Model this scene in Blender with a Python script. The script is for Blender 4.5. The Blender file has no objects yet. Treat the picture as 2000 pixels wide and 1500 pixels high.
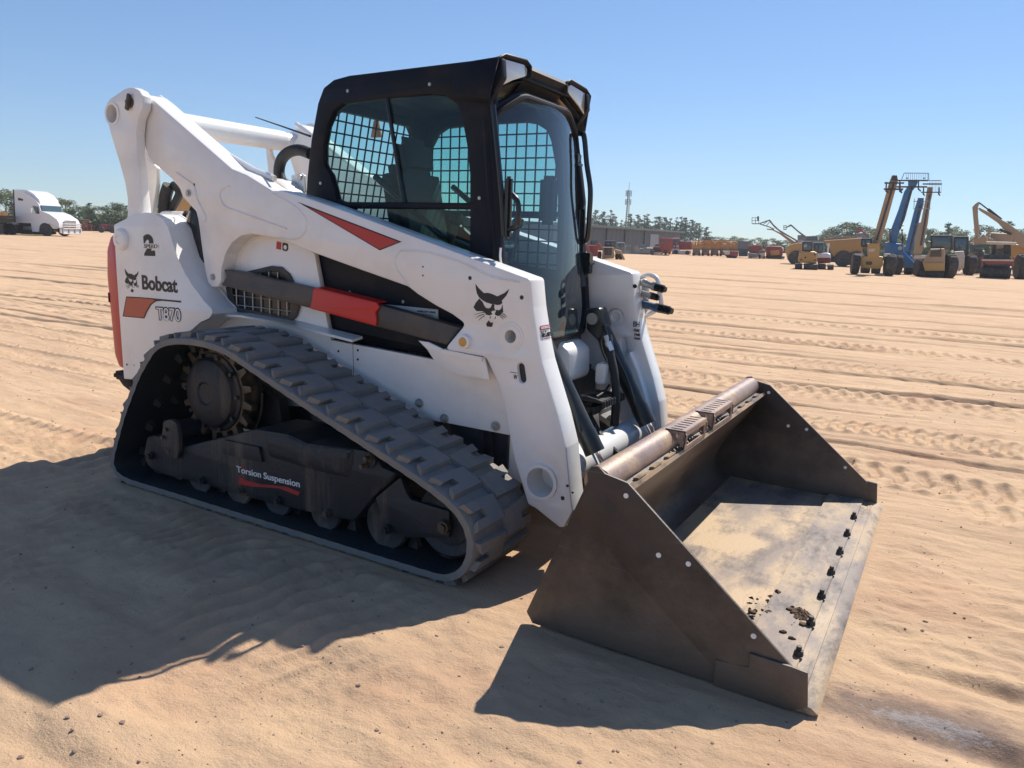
import bpy, bmesh, math, random
import numpy as np
from mathutils import Vector, Matrix
R = math.radians
random.seed(7)
SC = bpy.context.scene
COL = SC.collection

# ------------------------------------------------------------ camera, world, sun, exposure
F_PX, YAW, PITCH, ROLL = 1480.1, 2.09326, 0.19330, -0.03810
CAM = Vector((3.26157, -3.28052, 1.36361))
def cam_axes():
    cy, sy, cp, sp = math.cos(YAW), math.sin(YAW), math.cos(PITCH), math.sin(PITCH)
    f = Vector((cy*cp, sy*cp, -sp)); r = Vector((sy, -cy, 0)); u = r.cross(f)
    cr, sr = math.cos(ROLL), math.sin(ROLL)
    return cr*r - sr*u, sr*r + cr*u, f
CR, CU, CF = cam_axes()
cd = bpy.data.cameras.new('camera'); cam = bpy.data.objects.new('camera', cd); COL.objects.link(cam)
cam.matrix_world = Matrix(((CR.x, CU.x, -CF.x, CAM.x), (CR.y, CU.y, -CF.y, CAM.y), (CR.z, CU.z, -CF.z, CAM.z), (0, 0, 0, 1)))
cd.sensor_fit = 'HORIZONTAL'; cd.sensor_width = 36.0; cd.lens = F_PX/2000*36.0
cd.clip_start = 0.05; cd.clip_end = 6000
SC.camera = cam

SUN_EL, SUN_VEC = R(48.6), Vector((0.14, 0.868, 0))     # the sun stands beyond the machine, a little ahead of it
w = bpy.data.worlds.new('World'); SC.world = w; w.use_nodes = True
nt = w.node_tree; bg = nt.nodes['Background']
sky = nt.nodes.new('ShaderNodeTexSky'); sky.sky_type = 'NISHITA'; sky.sun_disc = False
sky.sun_elevation = SUN_EL; sky.sun_rotation = math.atan2(SUN_VEC.x, SUN_VEC.y)
sky.altitude = 0; sky.air_density = 1.0; sky.dust_density = 0.0; sky.ozone_density = 3.0
gmn = nt.nodes.new('ShaderNodeGamma'); gmn.inputs[1].default_value = 0.78; nt.links.new(sky.outputs[0], gmn.inputs[0])
tnt = nt.nodes.new('ShaderNodeMix'); tnt.data_type = 'RGBA'; tnt.blend_type = 'MULTIPLY'; tnt.clamp_result = False; tnt.inputs[0].default_value = 1; tnt.inputs[7].default_value = (1.78, 2.22, 2.80, 1)
nt.links.new(gmn.outputs[0], tnt.inputs[6]); nt.links.new(tnt.outputs[2], bg.inputs[0]); bg.inputs[1].default_value = 0.05
sd = bpy.data.lights.new('sun', 'SUN'); sun = bpy.data.objects.new('sun', sd); COL.objects.link(sun)
sd.energy = 5.0; sd.angle = R(0.55); sd.color = (1.0, 0.93, 0.83)
sv = SUN_VEC.normalized()*math.cos(SUN_EL) + Vector((0, 0, math.sin(SUN_EL)))
sun.rotation_euler = (-sv).to_track_quat('-Z', 'Y').to_euler()
SC.view_settings.view_transform = 'Standard'; SC.view_settings.look = 'None'
SC.view_settings.exposure = 0.42; SC.view_settings.gamma = 1.0
SC.render.engine = 'CYCLES'
SC.cycles.max_bounces = 8; SC.cycles.transparent_max_bounces = 16
SC.cycles.caustics_reflective = False; SC.cycles.caustics_refractive = False

# ------------------------------------------------------------ survey: points read off the photograph, placed on a known plane
def ray(px, py): return CF + CR*((px-1000)/F_PX) - CU*((py-750)/F_PX)
def onY(px, py, y): d = ray(px, py); t = (y-CAM.y)/d.y; return CAM + d*t
def onX(px, py, x): d = ray(px, py); t = (x-CAM.x)/d.x; return CAM + d*t
def onZ(px, py, z=0.0): d = ray(px, py); t = (z-CAM.z)/d.z; return CAM + d*t
def XZ(y, *pts): return [(lambda v: (v.x, v.z))(onY(a, b, y)) for a, b in pts]
def YZ(x, *pts): return [(lambda v: (v.y, v.z))(onX(a, b, x)) for a, b in pts]

# ------------------------------------------------------------ materials
def mat(name, col, rough=0.5, metal=0.0, dust=0.0, dust_col=(0.34, 0.23, 0.14), dscale=6.0, bump=0.0, bscale=40.0, var=0.0, coat=0.0, spec=0.5, streak=False, dlow=0.45, dhigh=0.75):
    m = bpy.data.materials.new(name); m.use_nodes = True
    n = m.node_tree.nodes; l = m.node_tree.links; b = n['Principled BSDF']
    b.inputs['Roughness'].default_value = rough; b.inputs['Metallic'].default_value = metal
    b.inputs['Coat Weight'].default_value = coat; b.inputs['Coat Roughness'].default_value = 0.08
    b.inputs['Specular IOR Level'].default_value = spec
    b.inputs['Base Color'].default_value = (*col, 1)
    if dust or var or bump:
        tc = n.new('ShaderNodeTexCoord'); src = tc.outputs['Object']
        if streak:
            mp = n.new('ShaderNodeMapping'); mp.inputs['Scale'].default_value = (1, 1, 0.12); l.new(src, mp.inputs[0]); ssrc = mp.outputs[0]
        else: ssrc = src
    last = None
    if var:
        nz = n.new('ShaderNodeTexNoise'); nz.inputs['Scale'].default_value = 3.1; nz.inputs['Detail'].default_value = 6
        l.new(src, nz.inputs['Vector'])
        mx = n.new('ShaderNodeMix'); mx.data_type = 'RGBA'
        mx.inputs[6].default_value = tuple(c*(1-var) for c in col)+(1,); mx.inputs[7].default_value = tuple(min(1, c*(1+var)) for c in col)+(1,)
        l.new(nz.outputs['Fac'], mx.inputs[0]); l.new(mx.outputs[2], b.inputs['Base Color']); last = mx.outputs[2]
    if dust:
        nz = n.new('ShaderNodeTexNoise'); nz.inputs['Scale'].default_value = dscale; nz.inputs['Detail'].default_value = 9; nz.inputs['Roughness'].default_value = 0.65
        l.new(ssrc, nz.inputs['Vector'])
        rp = n.new('ShaderNodeMapRange'); rp.inputs[1].default_value = dlow; rp.inputs[2].default_value = dhigh; rp.inputs[3].default_value = 0; rp.inputs[4].default_value = dust
        l.new(nz.outputs['Fac'], rp.inputs[0])
        mx = n.new('ShaderNodeMix'); mx.data_type = 'RGBA'; mx.inputs[6].default_value = (*col, 1); mx.inputs[7].default_value = (*dust_col, 1)
        if last: l.new(last, mx.inputs[6])
        l.new(rp.outputs[0], mx.inputs[0]); l.new(mx.outputs[2], b.inputs['Base Color'])
        mr = n.new('ShaderNodeMix'); mr.data_type = 'FLOAT'; mr.inputs[2].default_value = rough; mr.inputs[3].default_value = 0.9
        l.new(rp.outputs[0], mr.inputs[0]); l.new(mr.outputs[0], b.inputs['Roughness'])
    if bump:
        nz = n.new('ShaderNodeTexNoise'); nz.inputs['Scale'].default_value = bscale; nz.inputs['Detail'].default_value = 6; l.new(src, nz.inputs['Vector'])
        bp = n.new('ShaderNodeBump'); bp.inputs['Strength'].default_value = bump; bp.inputs['Distance'].default_value = 0.01
        l.new(nz.outputs['Fac'], bp.inputs['Height']); l.new(bp.outputs[0], b.inputs['Normal'])
    return m
def glass(name, tint, refl=1.0, rough=0.0, clear=1.0, film=(0.25, 0.3, 0.3)):
    m = bpy.data.materials.new(name); m.use_nodes = True; n = m.node_tree.nodes; l = m.node_tree.links
    n.remove(n['Principled BSDF']); out = n['Material Output']
    t = n.new('ShaderNodeBsdfTransparent'); t.inputs[0].default_value = (*tint, 1)
    d = n.new('ShaderNodeBsdfDiffuse'); d.inputs[0].default_value = (*film, 1)
    g = n.new('ShaderNodeBsdfGlossy'); g.inputs['Roughness'].default_value = rough
    m1 = n.new('ShaderNodeMixShader'); m1.inputs[0].default_value = 1-clear
    l.new(t.outputs[0], m1.inputs[1]); l.new(d.outputs[0], m1.inputs[2])
    fr = n.new('ShaderNodeFresnel'); fr.inputs[0].default_value = 1.5
    mu = n.new('ShaderNodeMath'); mu.operation = 'MULTIPLY'; mu.inputs[1].default_value = refl; l.new(fr.outputs[0], mu.inputs[0])
    gg = n.new('ShaderNodeNewGeometry'); iv = n.new('ShaderNodeMath'); iv.operation = 'SUBTRACT'; iv.inputs[0].default_value = 1; l.new(gg.outputs['Backfacing'], iv.inputs[1])
    mb = n.new('ShaderNodeMath'); mb.operation = 'MULTIPLY'; l.new(mu.outputs[0], mb.inputs[0]); l.new(iv.outputs[0], mb.inputs[1]); mu = mb
    m2 = n.new('ShaderNodeMixShader'); l.new(mu.outputs[0], m2.inputs[0]); l.new(m1.outputs[0], m2.inputs[1]); l.new(g.outputs[0], m2.inputs[2])
    l.new(m2.outputs[0], out.inputs[0]); return m

M = {}
M['white'] = mat('white_paint', (0.80, 0.79, 0.77), 0.32, dust=0.36, dust_col=(0.50, 0.41, 0.32), dscale=3.2, bump=0.05, var=0.03, bscale=25, coat=0.35, dlow=0.45, dhigh=0.8)
M['black'] = mat('black_cab_paint', (0.006, 0.009, 0.016), 0.5, dust=0.05, dscale=5, var=0.1, spec=0.18)
M['blackg'] = mat('black_gloss', (0.010, 0.011, 0.012), 0.25)
M['dark'] = mat('dark_steel', (0.03, 0.031, 0.033), 0.55, dust=0.35, dscale=7, bump=0.15, bscale=60)
M['bar'] = mat('dark_grey_arm_link', (0.045, 0.043, 0.042), 0.45, dust=0.25, dscale=4, bump=0.1)
M['frame'] = mat('undercarriage_steel', (0.011, 0.015, 0.021), 0.55, dust=0.85, dust_col=(0.19, 0.14, 0.095), dscale=7, bump=0.3, bscale=50, streak=True, dlow=0.52, dhigh=0.74)
M['rubber'] = mat('dusty_rubber', (0.18, 0.178, 0.172), 0.78, dust=0.7, dust_col=(0.30, 0.24, 0.17), dscale=9, bump=0.4, bscale=45, dlow=0.48, dhigh=0.75)
M['rubber_in'] = mat('inner_rubber', (0.012, 0.017, 0.022), 0.5, dust=0.35, dust_col=(0.08, 0.07, 0.055), dscale=6, bump=0.3, bscale=50)
M['sprocket'] = mat('worn_sprocket_steel', (0.10, 0.085, 0.065), 0.45, metal=0.5, dust=0.6, dust_col=(0.14, 0.10, 0.06), dscale=14, bump=0.2)
M['red'] = mat('red_paint', (0.55, 0.018, 0.016), 0.4, var=0.08, dust=0.08)
M['tailred'] = mat('red_tailgate_paint', (0.50, 0.02, 0.025), 0.35, coat=0.3, dust=0.08)
M['steel'] = mat('bare_steel', (0.55, 0.55, 0.55), 0.3, metal=0.9, bump=0.1)
M['zinc'] = mat('zinc_bolt', (0.42, 0.43, 0.42), 0.4, metal=0.8)
M['chrome'] = mat('chrome_rod', (0.8, 0.8, 0.8), 0.08, metal=1.0)
M['cyl'] = mat('cylinder_black_paint', (0.014, 0.018, 0.019), 0.3, dust=0.1, dscale=8)
M['hose'] = mat('black_hose', (0.012, 0.012, 0.013), 0.6, bump=0.3, bscale=120)
M['amber'] = mat('amber_reflector', (0.62, 0.33, 0.07), 0.25)
M['decal'] = mat('black_decal', (0.015, 0.014, 0.016), 0.5)
M['decalred'] = mat('red_decal', (0.42, 0.03, 0.03), 0.45)
M['decalwhite'] = mat('white_decal', (0.75, 0.75, 0.76), 0.5)
M['lens'] = mat('lamp_lens', (0.55, 0.53, 0.5), 0.12, coat=0.6, metal=0.3)
M['bronze'] = mat('lamp_housing_reflector', (0.28, 0.2, 0.15), 0.25, metal=0.7)
M['seat'] = mat('black_seat_vinyl', (0.02, 0.02, 0.022), 0.6)
M['blue'] = mat('blue_coupler', (0.06, 0.12, 0.2), 0.35, metal=0.6, dust=0.4)
M['tagw'] = mat('paper_label', (0.5, 0.55, 0.55), 0.6)
M['orange'] = mat('orange_plastic', (0.5, 0.14, 0.03), 0.4)
M['glass'] = glass('green_tinted_glass', (0.70, 0.87, 0.84), 0.9)
M['glassf'] = glass('front_door_glass', (0.66, 0.88, 0.88), 1.3, clear=0.90, film=(0.13, 0.18, 0.25))

# bucket steel: rust brown with worn and sandy patches
def bucket_mat(name, a, b, c, s1, s2, rough, lo, hi, metal=0.0, ybands=False, mud=False):
    m = bpy.data.materials.new(name); m.use_nodes = True; n = m.node_tree.nodes; l = m.node_tree.links; p = n['Principled BSDF']
    tc = n.new('ShaderNodeTexCoord'); mp = n.new('ShaderNodeMapping'); l.new(tc.outputs['Object'], mp.inputs[0])
    mp.inputs['Scale'].default_value = (1, 0.45, 1) if ybands else (1, 1, 1)
    n1 = n.new('ShaderNodeTexNoise'); n1.inputs['Scale'].default_value = s1; n1.inputs['Detail'].default_value = 10; n1.inputs['Roughness'].default_value = 0.62; l.new(mp.outputs[0], n1.inputs['Vector'])
    n2 = n.new('ShaderNodeTexNoise'); n2.inputs['Scale'].default_value = s2; n2.inputs['Detail'].default_value = 8; n2.inputs['Roughness'].default_value = 0.7; l.new(mp.outputs[0], n2.inputs['Vector'])
    r1 = n.new('ShaderNodeMapRange'); r1.inputs[1].default_value = lo; r1.inputs[2].default_value = hi; l.new(n1.outputs['Fac'], r1.inputs[0])
    r2 = n.new('ShaderNodeMapRange'); r2.inputs[1].default_value = 0.5; r2.inputs[2].default_value = 0.68; l.new(n2.outputs['Fac'], r2.inputs[0])
    x1 = n.new('ShaderNodeMix'); x1.data_type = 'RGBA'; x1.inputs[6].default_value = (*a, 1); x1.inputs[7].default_value = (*b, 1); l.new(r1.outputs[0], x1.inputs[0])
    x2 = n.new('ShaderNodeMix'); x2.data_type = 'RGBA'; x2.inputs[7].default_value = (*c, 1); l.new(x1.outputs[2], x2.inputs[6]); l.new(r2.outputs[0], x2.inputs[0])
    pk = n.new('ShaderNodeTexNoise'); pk.inputs['Scale'].default_value = 55; pk.inputs['Detail'].default_value = 6; pk.inputs['Roughness'].default_value = .8; l.new(tc.outputs['Object'], pk.inputs['Vector'])
    rk = n.new('ShaderNodeMapRange'); rk.inputs[1].default_value = .60; rk.inputs[2].default_value = .70; rk.inputs[4].default_value = .6; l.new(pk.outputs['Fac'], rk.inputs[0])
    xk = n.new('ShaderNodeMix'); xk.data_type = 'RGBA'; l.new(x2.outputs[2], xk.inputs[6]); xk.inputs[7].default_value = tuple(v*.35 for v in a)+(1,); l.new(rk.outputs[0], xk.inputs[0])
    res = xk.outputs[2]
    if mud:                                   # splashed sand dried on the lowest part of the plates
        sx = n.new('ShaderNodeSeparateXYZ'); l.new(tc.outputs['Object'], sx.inputs[0])
        ns = n.new('ShaderNodeTexNoise'); ns.inputs['Scale'].default_value = 7; ns.inputs['Detail'].default_value = 9; ns.inputs['Roughness'].default_value = .7; l.new(tc.outputs['Object'], ns.inputs['Vector'])
        ma = n.new('ShaderNodeMath'); ma.operation = 'MULTIPLY_ADD'; l.new(ns.outputs['Fac'], ma.inputs[0]); ma.inputs[1].default_value = -.75; l.new(sx.outputs['Z'], ma.inputs[2])
        rm = n.new('ShaderNodeMapRange'); rm.inputs[1].default_value = -.32; rm.inputs[2].default_value = .02; rm.inputs[3].default_value = .8; rm.inputs[4].default_value = 0; l.new(ma.outputs[0], rm.inputs[0])
        x3 = n.new('ShaderNodeMix'); x3.data_type = 'RGBA'; l.new(res, x3.inputs[6]); x3.inputs[7].default_value = (0.15, 0.115, 0.085, 1); l.new(rm.outputs[0], x3.inputs[0]); res = x3.outputs[2]
        sc = n.new('ShaderNodeTexNoise'); sc.inputs['Scale'].default_value = 9; sc.inputs['Detail'].default_value = 3; ms = n.new('ShaderNodeMapping'); ms.inputs['Rotation'].default_value = (0, R(35), 0); ms.inputs['Scale'].default_value = (.5, 1, 9); l.new(tc.outputs['Object'], ms.inputs[0]); l.new(ms.outputs[0], sc.inputs['Vector'])
        rs = n.new('ShaderNodeMapRange'); rs.inputs[1].default_value = .66; rs.inputs[2].default_value = .72; rs.inputs[4].default_value = .5; l.new(sc.outputs['Fac'], rs.inputs[0])
        x4 = n.new('ShaderNodeMix'); x4.data_type = 'RGBA'; l.new(res, x4.inputs[6]); x4.inputs[7].default_value = (0.13, 0.10, 0.08, 1); l.new(rs.outputs[0], x4.inputs[0]); res = x4.outputs[2]
    l.new(res, p.inputs['Base Color'])
    p.inputs['Metallic'].default_value = metal
    rr = n.new('ShaderNodeMapRange'); rr.inputs[3].default_value = rough-0.15; rr.inputs[4].default_value = rough+0.2; l.new(n1.outputs['Fac'], rr.inputs[0]); l.new(rr.outputs[0], p.inputs['Roughness'])
    nb = n.new('ShaderNodeTexNoise'); nb.inputs['Scale'].default_value = 90; nb.inputs['Detail'].default_value = 5; l.new(tc.outputs['Object'], nb.inputs['Vector'])
    bp = n.new('ShaderNodeBump'); bp.inputs['Strength'].default_value = 0.25; bp.inputs['Distance'].default_value = 0.006; l.new(nb.outputs['Fac'], bp.inputs['Height']); l.new(bp.outputs[0], p.inputs['Normal'])
    return m
M['bside'] = bucket_mat('rusty_bucket_steel', (0.026, 0.019, 0.017), (0.070, 0.050, 0.038), (0.020, 0.023, 0.024), 3.0, 5.0, 0.5, 0.42, 0.66, 0.1, mud=True)
M['bfloor'] = bucket_mat('worn_bucket_floor', (0.42, 0.295, 0.17), (0.22, 0.17, 0.14), (0.09, 0.068, 0.06), 4.2, 8.5, 0.6, 0.44, 0.58, 0.05, True)
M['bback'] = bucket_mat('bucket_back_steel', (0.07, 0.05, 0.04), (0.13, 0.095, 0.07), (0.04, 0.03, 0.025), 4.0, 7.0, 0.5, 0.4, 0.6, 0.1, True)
M['btube'] = bucket_mat('worn_tube_steel', (0.30, 0.22, 0.19), (0.42, 0.30, 0.20), (0.22, 0.15, 0.13), 5.0, 9.0, 0.45, 0.45, 0.62, 0.2)
M['bedge'] = bucket_mat('polished_edge_steel', (0.36, 0.255, 0.155), (0.22, 0.175, 0.15), (0.06, 0.048, 0.047), 6, 11.0, 0.6, 0.44, 0.56, 0.0, True)
M['clod'] = mat('dark_clod', (0.10, 0.06, 0.035), 0.95, bump=0.5, bscale=80)

# ------------------------------------------------------------ mesh builder
def fillet(pts, r, seg=5):
    out = []; n = len(pts)
    rr = r if isinstance(r, (list, tuple)) else [r]*n
    for i in range(n):
        p = Vector(pts[i]).to_2d() if len(pts[i]) > 2 else Vector(pts[i]); a = Vector(pts[i-1]); b = Vector(pts[(i+1) % n])
        va, vb = (a-p), (b-p); la, lb = va.length, vb.length
        if rr[i] <= 0 or la < 1e-6 or lb < 1e-6: out.append(tuple(p)); continue
        ang = va.angle(vb)
        if ang > math.pi-0.03: out.append(tuple(p)); continue
        t = min(rr[i]/math.tan(ang/2), la*0.48, lb*0.48)
        s, e = p+va.normalized()*t, p+vb.normalized()*t
        for k in range(seg+1):
            u = k/seg; out.append(tuple(s*(1-u)**2 + p*2*u*(1-u) + e*u*u))
    return out
def circ(cx, cz, r, n=28, a0=0): return [(cx+r*math.cos(a0+2*math.pi*k/n), cz+r*math.sin(a0+2*math.pi*k/n)) for k in range(n)]
def slot(cx, cz, w, h, ang=0, n=10):
    pts = []
    for k in range(n+1): a = math.pi*k/n; pts.append((w*math.cos(a), h+w*math.sin(a)))
    for k in range(n+1): a = math.pi+math.pi*k/n; pts.append((w*math.cos(a), -h+w*math.sin(a)))
    c, s = math.cos(ang), math.sin(ang)
    return [(cx+x*c-z*s, cz+x*s+z*c) for x, z in pts]

class B:
    def __init__(s): s.bm = bmesh.new(); s.mi = 0
    def _take(s, me, Mx=None, mi=None):
        n0 = len(s.bm.faces)
        if Mx is not None: me.transform(Mx)
        s.bm.from_mesh(me); bpy.data.meshes.remove(me)
        s.bm.faces.ensure_lookup_table()
        for f in s.bm.faces[n0:]: f.material_index = s.mi if mi is None else mi
        return s
    def faces(s, vs, fs):
        v = [s.bm.verts.new(p) for p in vs]
        for f in fs:
            try: q = s.bm.faces.new([v[i] for i in f]); q.material_index = s.mi
            except ValueError: pass
        return s
    def box(s, c, d, rot=None, bev=0.0, Mx=None):
        me = bpy.data.meshes.new('t'); b2 = bmesh.new(); bmesh.ops.create_cube(b2, size=1)
        bmesh.ops.scale(b2, vec=d, verts=b2.verts)
        if bev > 0: bmesh.ops.bevel(b2, geom=b2.edges[:], offset=min(bev, min(d)*0.45), segments=2, affect='EDGES')
        b2.to_mesh(me); b2.free()
        T = Matrix.Translation(c)
        if rot is not None: T = T @ (rot if isinstance(rot, Matrix) else Matrix.Rotation(rot[1], 4, rot[0]))
        return s._take(me, T if Mx is None else Mx @ T)
    def cyl(s, p0, p1, r0, r1=None, n=24, Mx=None):
        p0, p1 = Vector(p0), Vector(p1); d = p1-p0; r1 = r0 if r1 is None else r1
        me = bpy.data.meshes.new('t'); b2 = bmesh.new()
        bmesh.ops.create_cone(b2, cap_ends=True, segments=n, radius1=r0, radius2=r1, depth=d.length); b2.to_mesh(me); b2.free()
        T = Matrix.Translation((p0+p1)/2) @ d.to_track_quat('Z', 'Y').to_matrix().to_4x4()
        return s._take(me, T if Mx is None else Mx @ T)
    def ring(s, p0, p1, ro, ri, n=32):
        p0, p1 = Vector(p0), Vector(p1); q = (p1-p0).to_track_quat('Z', 'Y'); L = (p1-p0).length
        vs = []; fs = []
        for k in range(n):
            c, t = math.cos(2*math.pi*k/n), math.sin(2*math.pi*k/n)
            for r, z in ((ro, 0), (ro, L), (ri, L), (ri, 0)): vs.append(p0+q @ Vector((r*c, r*t, z)))
        for k in range(n):
            a, b = 4*k, 4*((k+1) % n)
            for j in range(4): fs.append((a+j, b+j, b+(j+1) % 4, a+(j+1) % 4))
        return s.faces(vs, fs)
    def lathe(s, p0, ax, prof, n=28):
        p0 = Vector(p0); q = Vector(ax).to_track_quat('Z', 'Y'); vs = []; fs = []; m = len(prof)
        for k in range(n):
            c, t = math.cos(2*math.pi*k/n), math.sin(2*math.pi*k/n)
            for z, r in prof: vs.append(p0+q @ Vector((r*c, r*t, z)))
        for k in range(n):
            a, b = m*k, m*((k+1) % n)
            for j in range(m-1): fs.append((a+j, b+j, b+j+1, a+j+1))
        fs.append([m*k for k in range(n)][::-1]); fs.append([m*k+m-1 for k in range(n)])
        return s.faces(vs, fs)
    def tube(s, pts, r, n=10, closed=False, rr=None):
        P = [Vector(p) for p in pts]; N = len(P); vs = []; fs = []; up = None
        for i in range(N):
            if closed: t = P[(i+1) % N]-P[i-1]
            else: t = P[min(i+1, N-1)]-P[max(i-1, 0)]
            t.normalize()
            if up is None: up = Vector((0, 0, 1)) if abs(t.z) < 0.9 else Vector((1, 0, 0))
            a = t.cross(up); a.normalize(); up = a.cross(t); b = up
            rad = r if rr is None else rr[i]
            for k in range(n):
                g = 2*math.pi*k/n; vs.append(P[i]+a*(rad*math.cos(g))+b*(rad*math.sin(g)))
        for i in range(N if closed else N-1):
            for k in range(n):
                a0, a1 = i*n+k, i*n+(k+1) % n; b0, b1 = ((i+1) % N)*n+k, ((i+1) % N)*n+(k+1) % n
                fs.append((a0, a1, b1, b0))
        if not closed: fs.append(list(range(n))[::-1]); fs.append([(N-1)*n+k for k in range(n)])
        return s.faces(vs, fs)
    def plate(s, outs, y0, y1, bev=0.0, axis='Y', Mx=None):
        cu = bpy.data.curves.new('t', 'CURVE'); cu.dimensions = '2D'; cu.fill_mode = 'BOTH'
        th = abs(y1-y0); bev = min(bev, th*0.45)
        cu.extrude = th/2-bev; cu.bevel_depth = bev; cu.bevel_resolution = 1; cu.offset = -bev
        if outs and not isinstance(outs[0][0], (tuple, list)): outs = [outs]
        for o in outs:
            sp = cu.splines.new('POLY'); sp.points.add(len(o)-1)
            for i, q in enumerate(o): sp.points[i].co = (q[0], q[1], 0, 1)
            sp.use_cyclic_u = True
        ob = bpy.data.objects.new('t', cu); me = bpy.data.meshes.new_from_object(ob)
        bpy.data.objects.remove(ob); bpy.data.curves.remove(cu)
        mid = (y0+y1)/2
        if axis == 'Y': T = Matrix(((1, 0, 0, 0), (0, 0, -1, mid), (0, 1, 0, 0), (0, 0, 0, 1)))
        elif axis == 'X': T = Matrix(((0, 0, 1, mid), (1, 0, 0, 0), (0, 1, 0, 0), (0, 0, 0, 1)))
        else: T = Matrix(((1, 0, 0, 0), (0, 1, 0, 0), (0, 0, 1, mid), (0, 0, 0, 1)))
        return s._take(me, T if Mx is None else Mx @ T)
    def text(s, body, o, u, v, wd, ht, bold=0.0, th=0.0016, shear=0.0):
        cu = bpy.data.curves.new('t', 'FONT'); cu.body = body; cu.size = 1; cu.extrude = 0.001; cu.offset = bold; cu.shear = shear
        ob = bpy.data.objects.new('t', cu); me = bpy.data.meshes.new_from_object(ob); bpy.data.objects.remove(ob); bpy.data.curves.remove(cu)
        co = np.array([tuple(q.co) for q in me.vertices]); mn, mx = co.min(0), co.max(0)
        u, v = Vector(u).normalized(), Vector(v).normalized(); nn = u.cross(v); o = Vector(o)
        sx, sy = wd/(mx[0]-mn[0]), ht/(mx[1]-mn[1])
        for q in me.vertices:
            q.co = o+u*((q.co.x-mn[0])*sx)+v*((q.co.y-mn[1])*sy)+nn*(th*(0.5+q.co.z/0.002)+0.0006)
        return s._take(me)
    def sphere(s, c, r, sub=2, sc=(1, 1, 1)):
        me = bpy.data.meshes.new('t'); b2 = bmesh.new(); bmesh.ops.create_icosphere(b2, subdivisions=sub, radius=r)
        bmesh.ops.scale(b2, vec=sc, verts=b2.verts); b2.to_mesh(me); b2.free()
        return s._take(me, Matrix.Translation(c))
    def build(s, name, mats, parent=None, ang=32, norm=True, local=None):
        me = bpy.data.meshes.new(name)
        bmesh.ops.remove_doubles(s.bm, verts=s.bm.verts, dist=1e-5)
        if norm: bmesh.ops.recalc_face_normals(s.bm, faces=s.bm.faces)
        s.bm.to_mesh(me); s.bm.free()
        for m in (mats if isinstance(mats, (list, tuple)) else [mats]): me.materials.append(m)
        me.polygons.foreach_set('use_smooth', [True]*len(me.polygons)); me.set_sharp_from_angle(angle=R(ang))
        o = bpy.data.objects.new(name, me); COL.objects.link(o)
        if parent is not None: o.parent = parent
        return o
def mirror(o, parent, name=None):           # the same part on the machine's other side
    me = o.data.copy(); me.transform(Matrix.Diagonal((1, -1, 1, 1))); me.flip_normals()
    c = o.copy(); c.data = me; COL.objects.link(c); c.parent = parent
    return c
def tag(o, label=None, cat=None, group=None, kind=None):
    if label: o['label'] = label
    if cat: o['category'] = cat
    if group: o['group'] = group
    if kind: o['kind'] = kind
    return o
def empty(name, loc=(0, 0, 0), rz=0.0):
    o = bpy.data.objects.new(name, None); COL.objects.link(o); o.location = loc; o.rotation_euler = (0, 0, rz); o.empty_display_size = 0.3
    return o
def bez(pts, n=12):                          # smooth curve through the points
    P = [Vector(p) for p in pts]; out = []
    for i in range(len(P)-1):
        a, b, c, d = P[max(i-1, 0)], P[i], P[i+1], P[min(i+2, len(P)-1)]
        for k in range(n):
            t = k/n; out.append(0.5*((2*b)+(c-a)*t+(2*a-5*b+4*c-d)*t*t+(3*b-3*c+d-a)*t**3))
    out.append(P[-1]); return out

# ============================================================ THE TRACK LOADER (machine frame = world frame: x forward, y to its left, z up)
L = tag(empty('track_loader'), 'white compact track loader with black cab, rubber tracks and bucket on the sand', 'track loader')
YA, YI = -0.615, -0.488          # lift arm outer and inner face
YU = -0.70                       # outer face of the rear upright
YB = -0.53                       # body side
YT0, YT1 = -1.0, -0.572          # track

# ---- body
body = B()
side = XZ(YB, (296, 470), (330, 455), (395, 560), (410, 500), (452, 440), (545, 455), (614, 495), (645, 664), (890, 710), (905, 640), (1010, 560), (1035, 640), (1050, 720), (1000, 849), (994, 850), (870, 826), (700, 800), (500, 790), (420, 740), (330, 735), (300, 742))
side = [(x, z) for x, z in side]
xr = -0.78
side[0] = (xr, 1.28); side[1] = (xr+0.1, 1.33); side[-1] = (xr, 0.42); side[-2] = (-0.25, 0.42)
body.plate(side, YB, YB+0.03, 0.004); body.plate(side, -YB, -YB-0.03, 0.004)
zc = onY(348, 413, -0.3).z
hood = fillet([(xr+0.02, 0.45), (xr+0.02, zc-0.06), (xr+0.08, zc), (0.25, zc-0.02), (0.36, 1.15), (0.40, 0.45)], [0, .05, .05, .06, .05, 0])
body.plate(hood, YB+0.035, -YB-0.035, 0.02)
# front frame between the arms
fr = [(1.30, 0.28), (1.62, 0.22), (1.70, 0.30), (1.66, 0.55), (1.52, 0.74), (1.50, 0.88), (1.30, 0.88)]
body.plate(fillet(fr, [0, .05, .06, .1, .05, .03, 0]), -0.43, 0.43, 0.012)
body.plate(fillet([(1.45, 0.64), (1.62, 0.64), (1.69, 0.68), (1.68, 0.82), (1.62, 0.86), (1.45, 0.86)], .05), 0.02, 0.27, 0.03)   # battery cover
body.plate(fillet([(1.45, 0.70), (1.60, 0.66), (1.64, 0.84), (1.45, 0.86)], .03), -0.40, -0.03, 0.02)
bd = body.build('body', M['white'], L)
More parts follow.
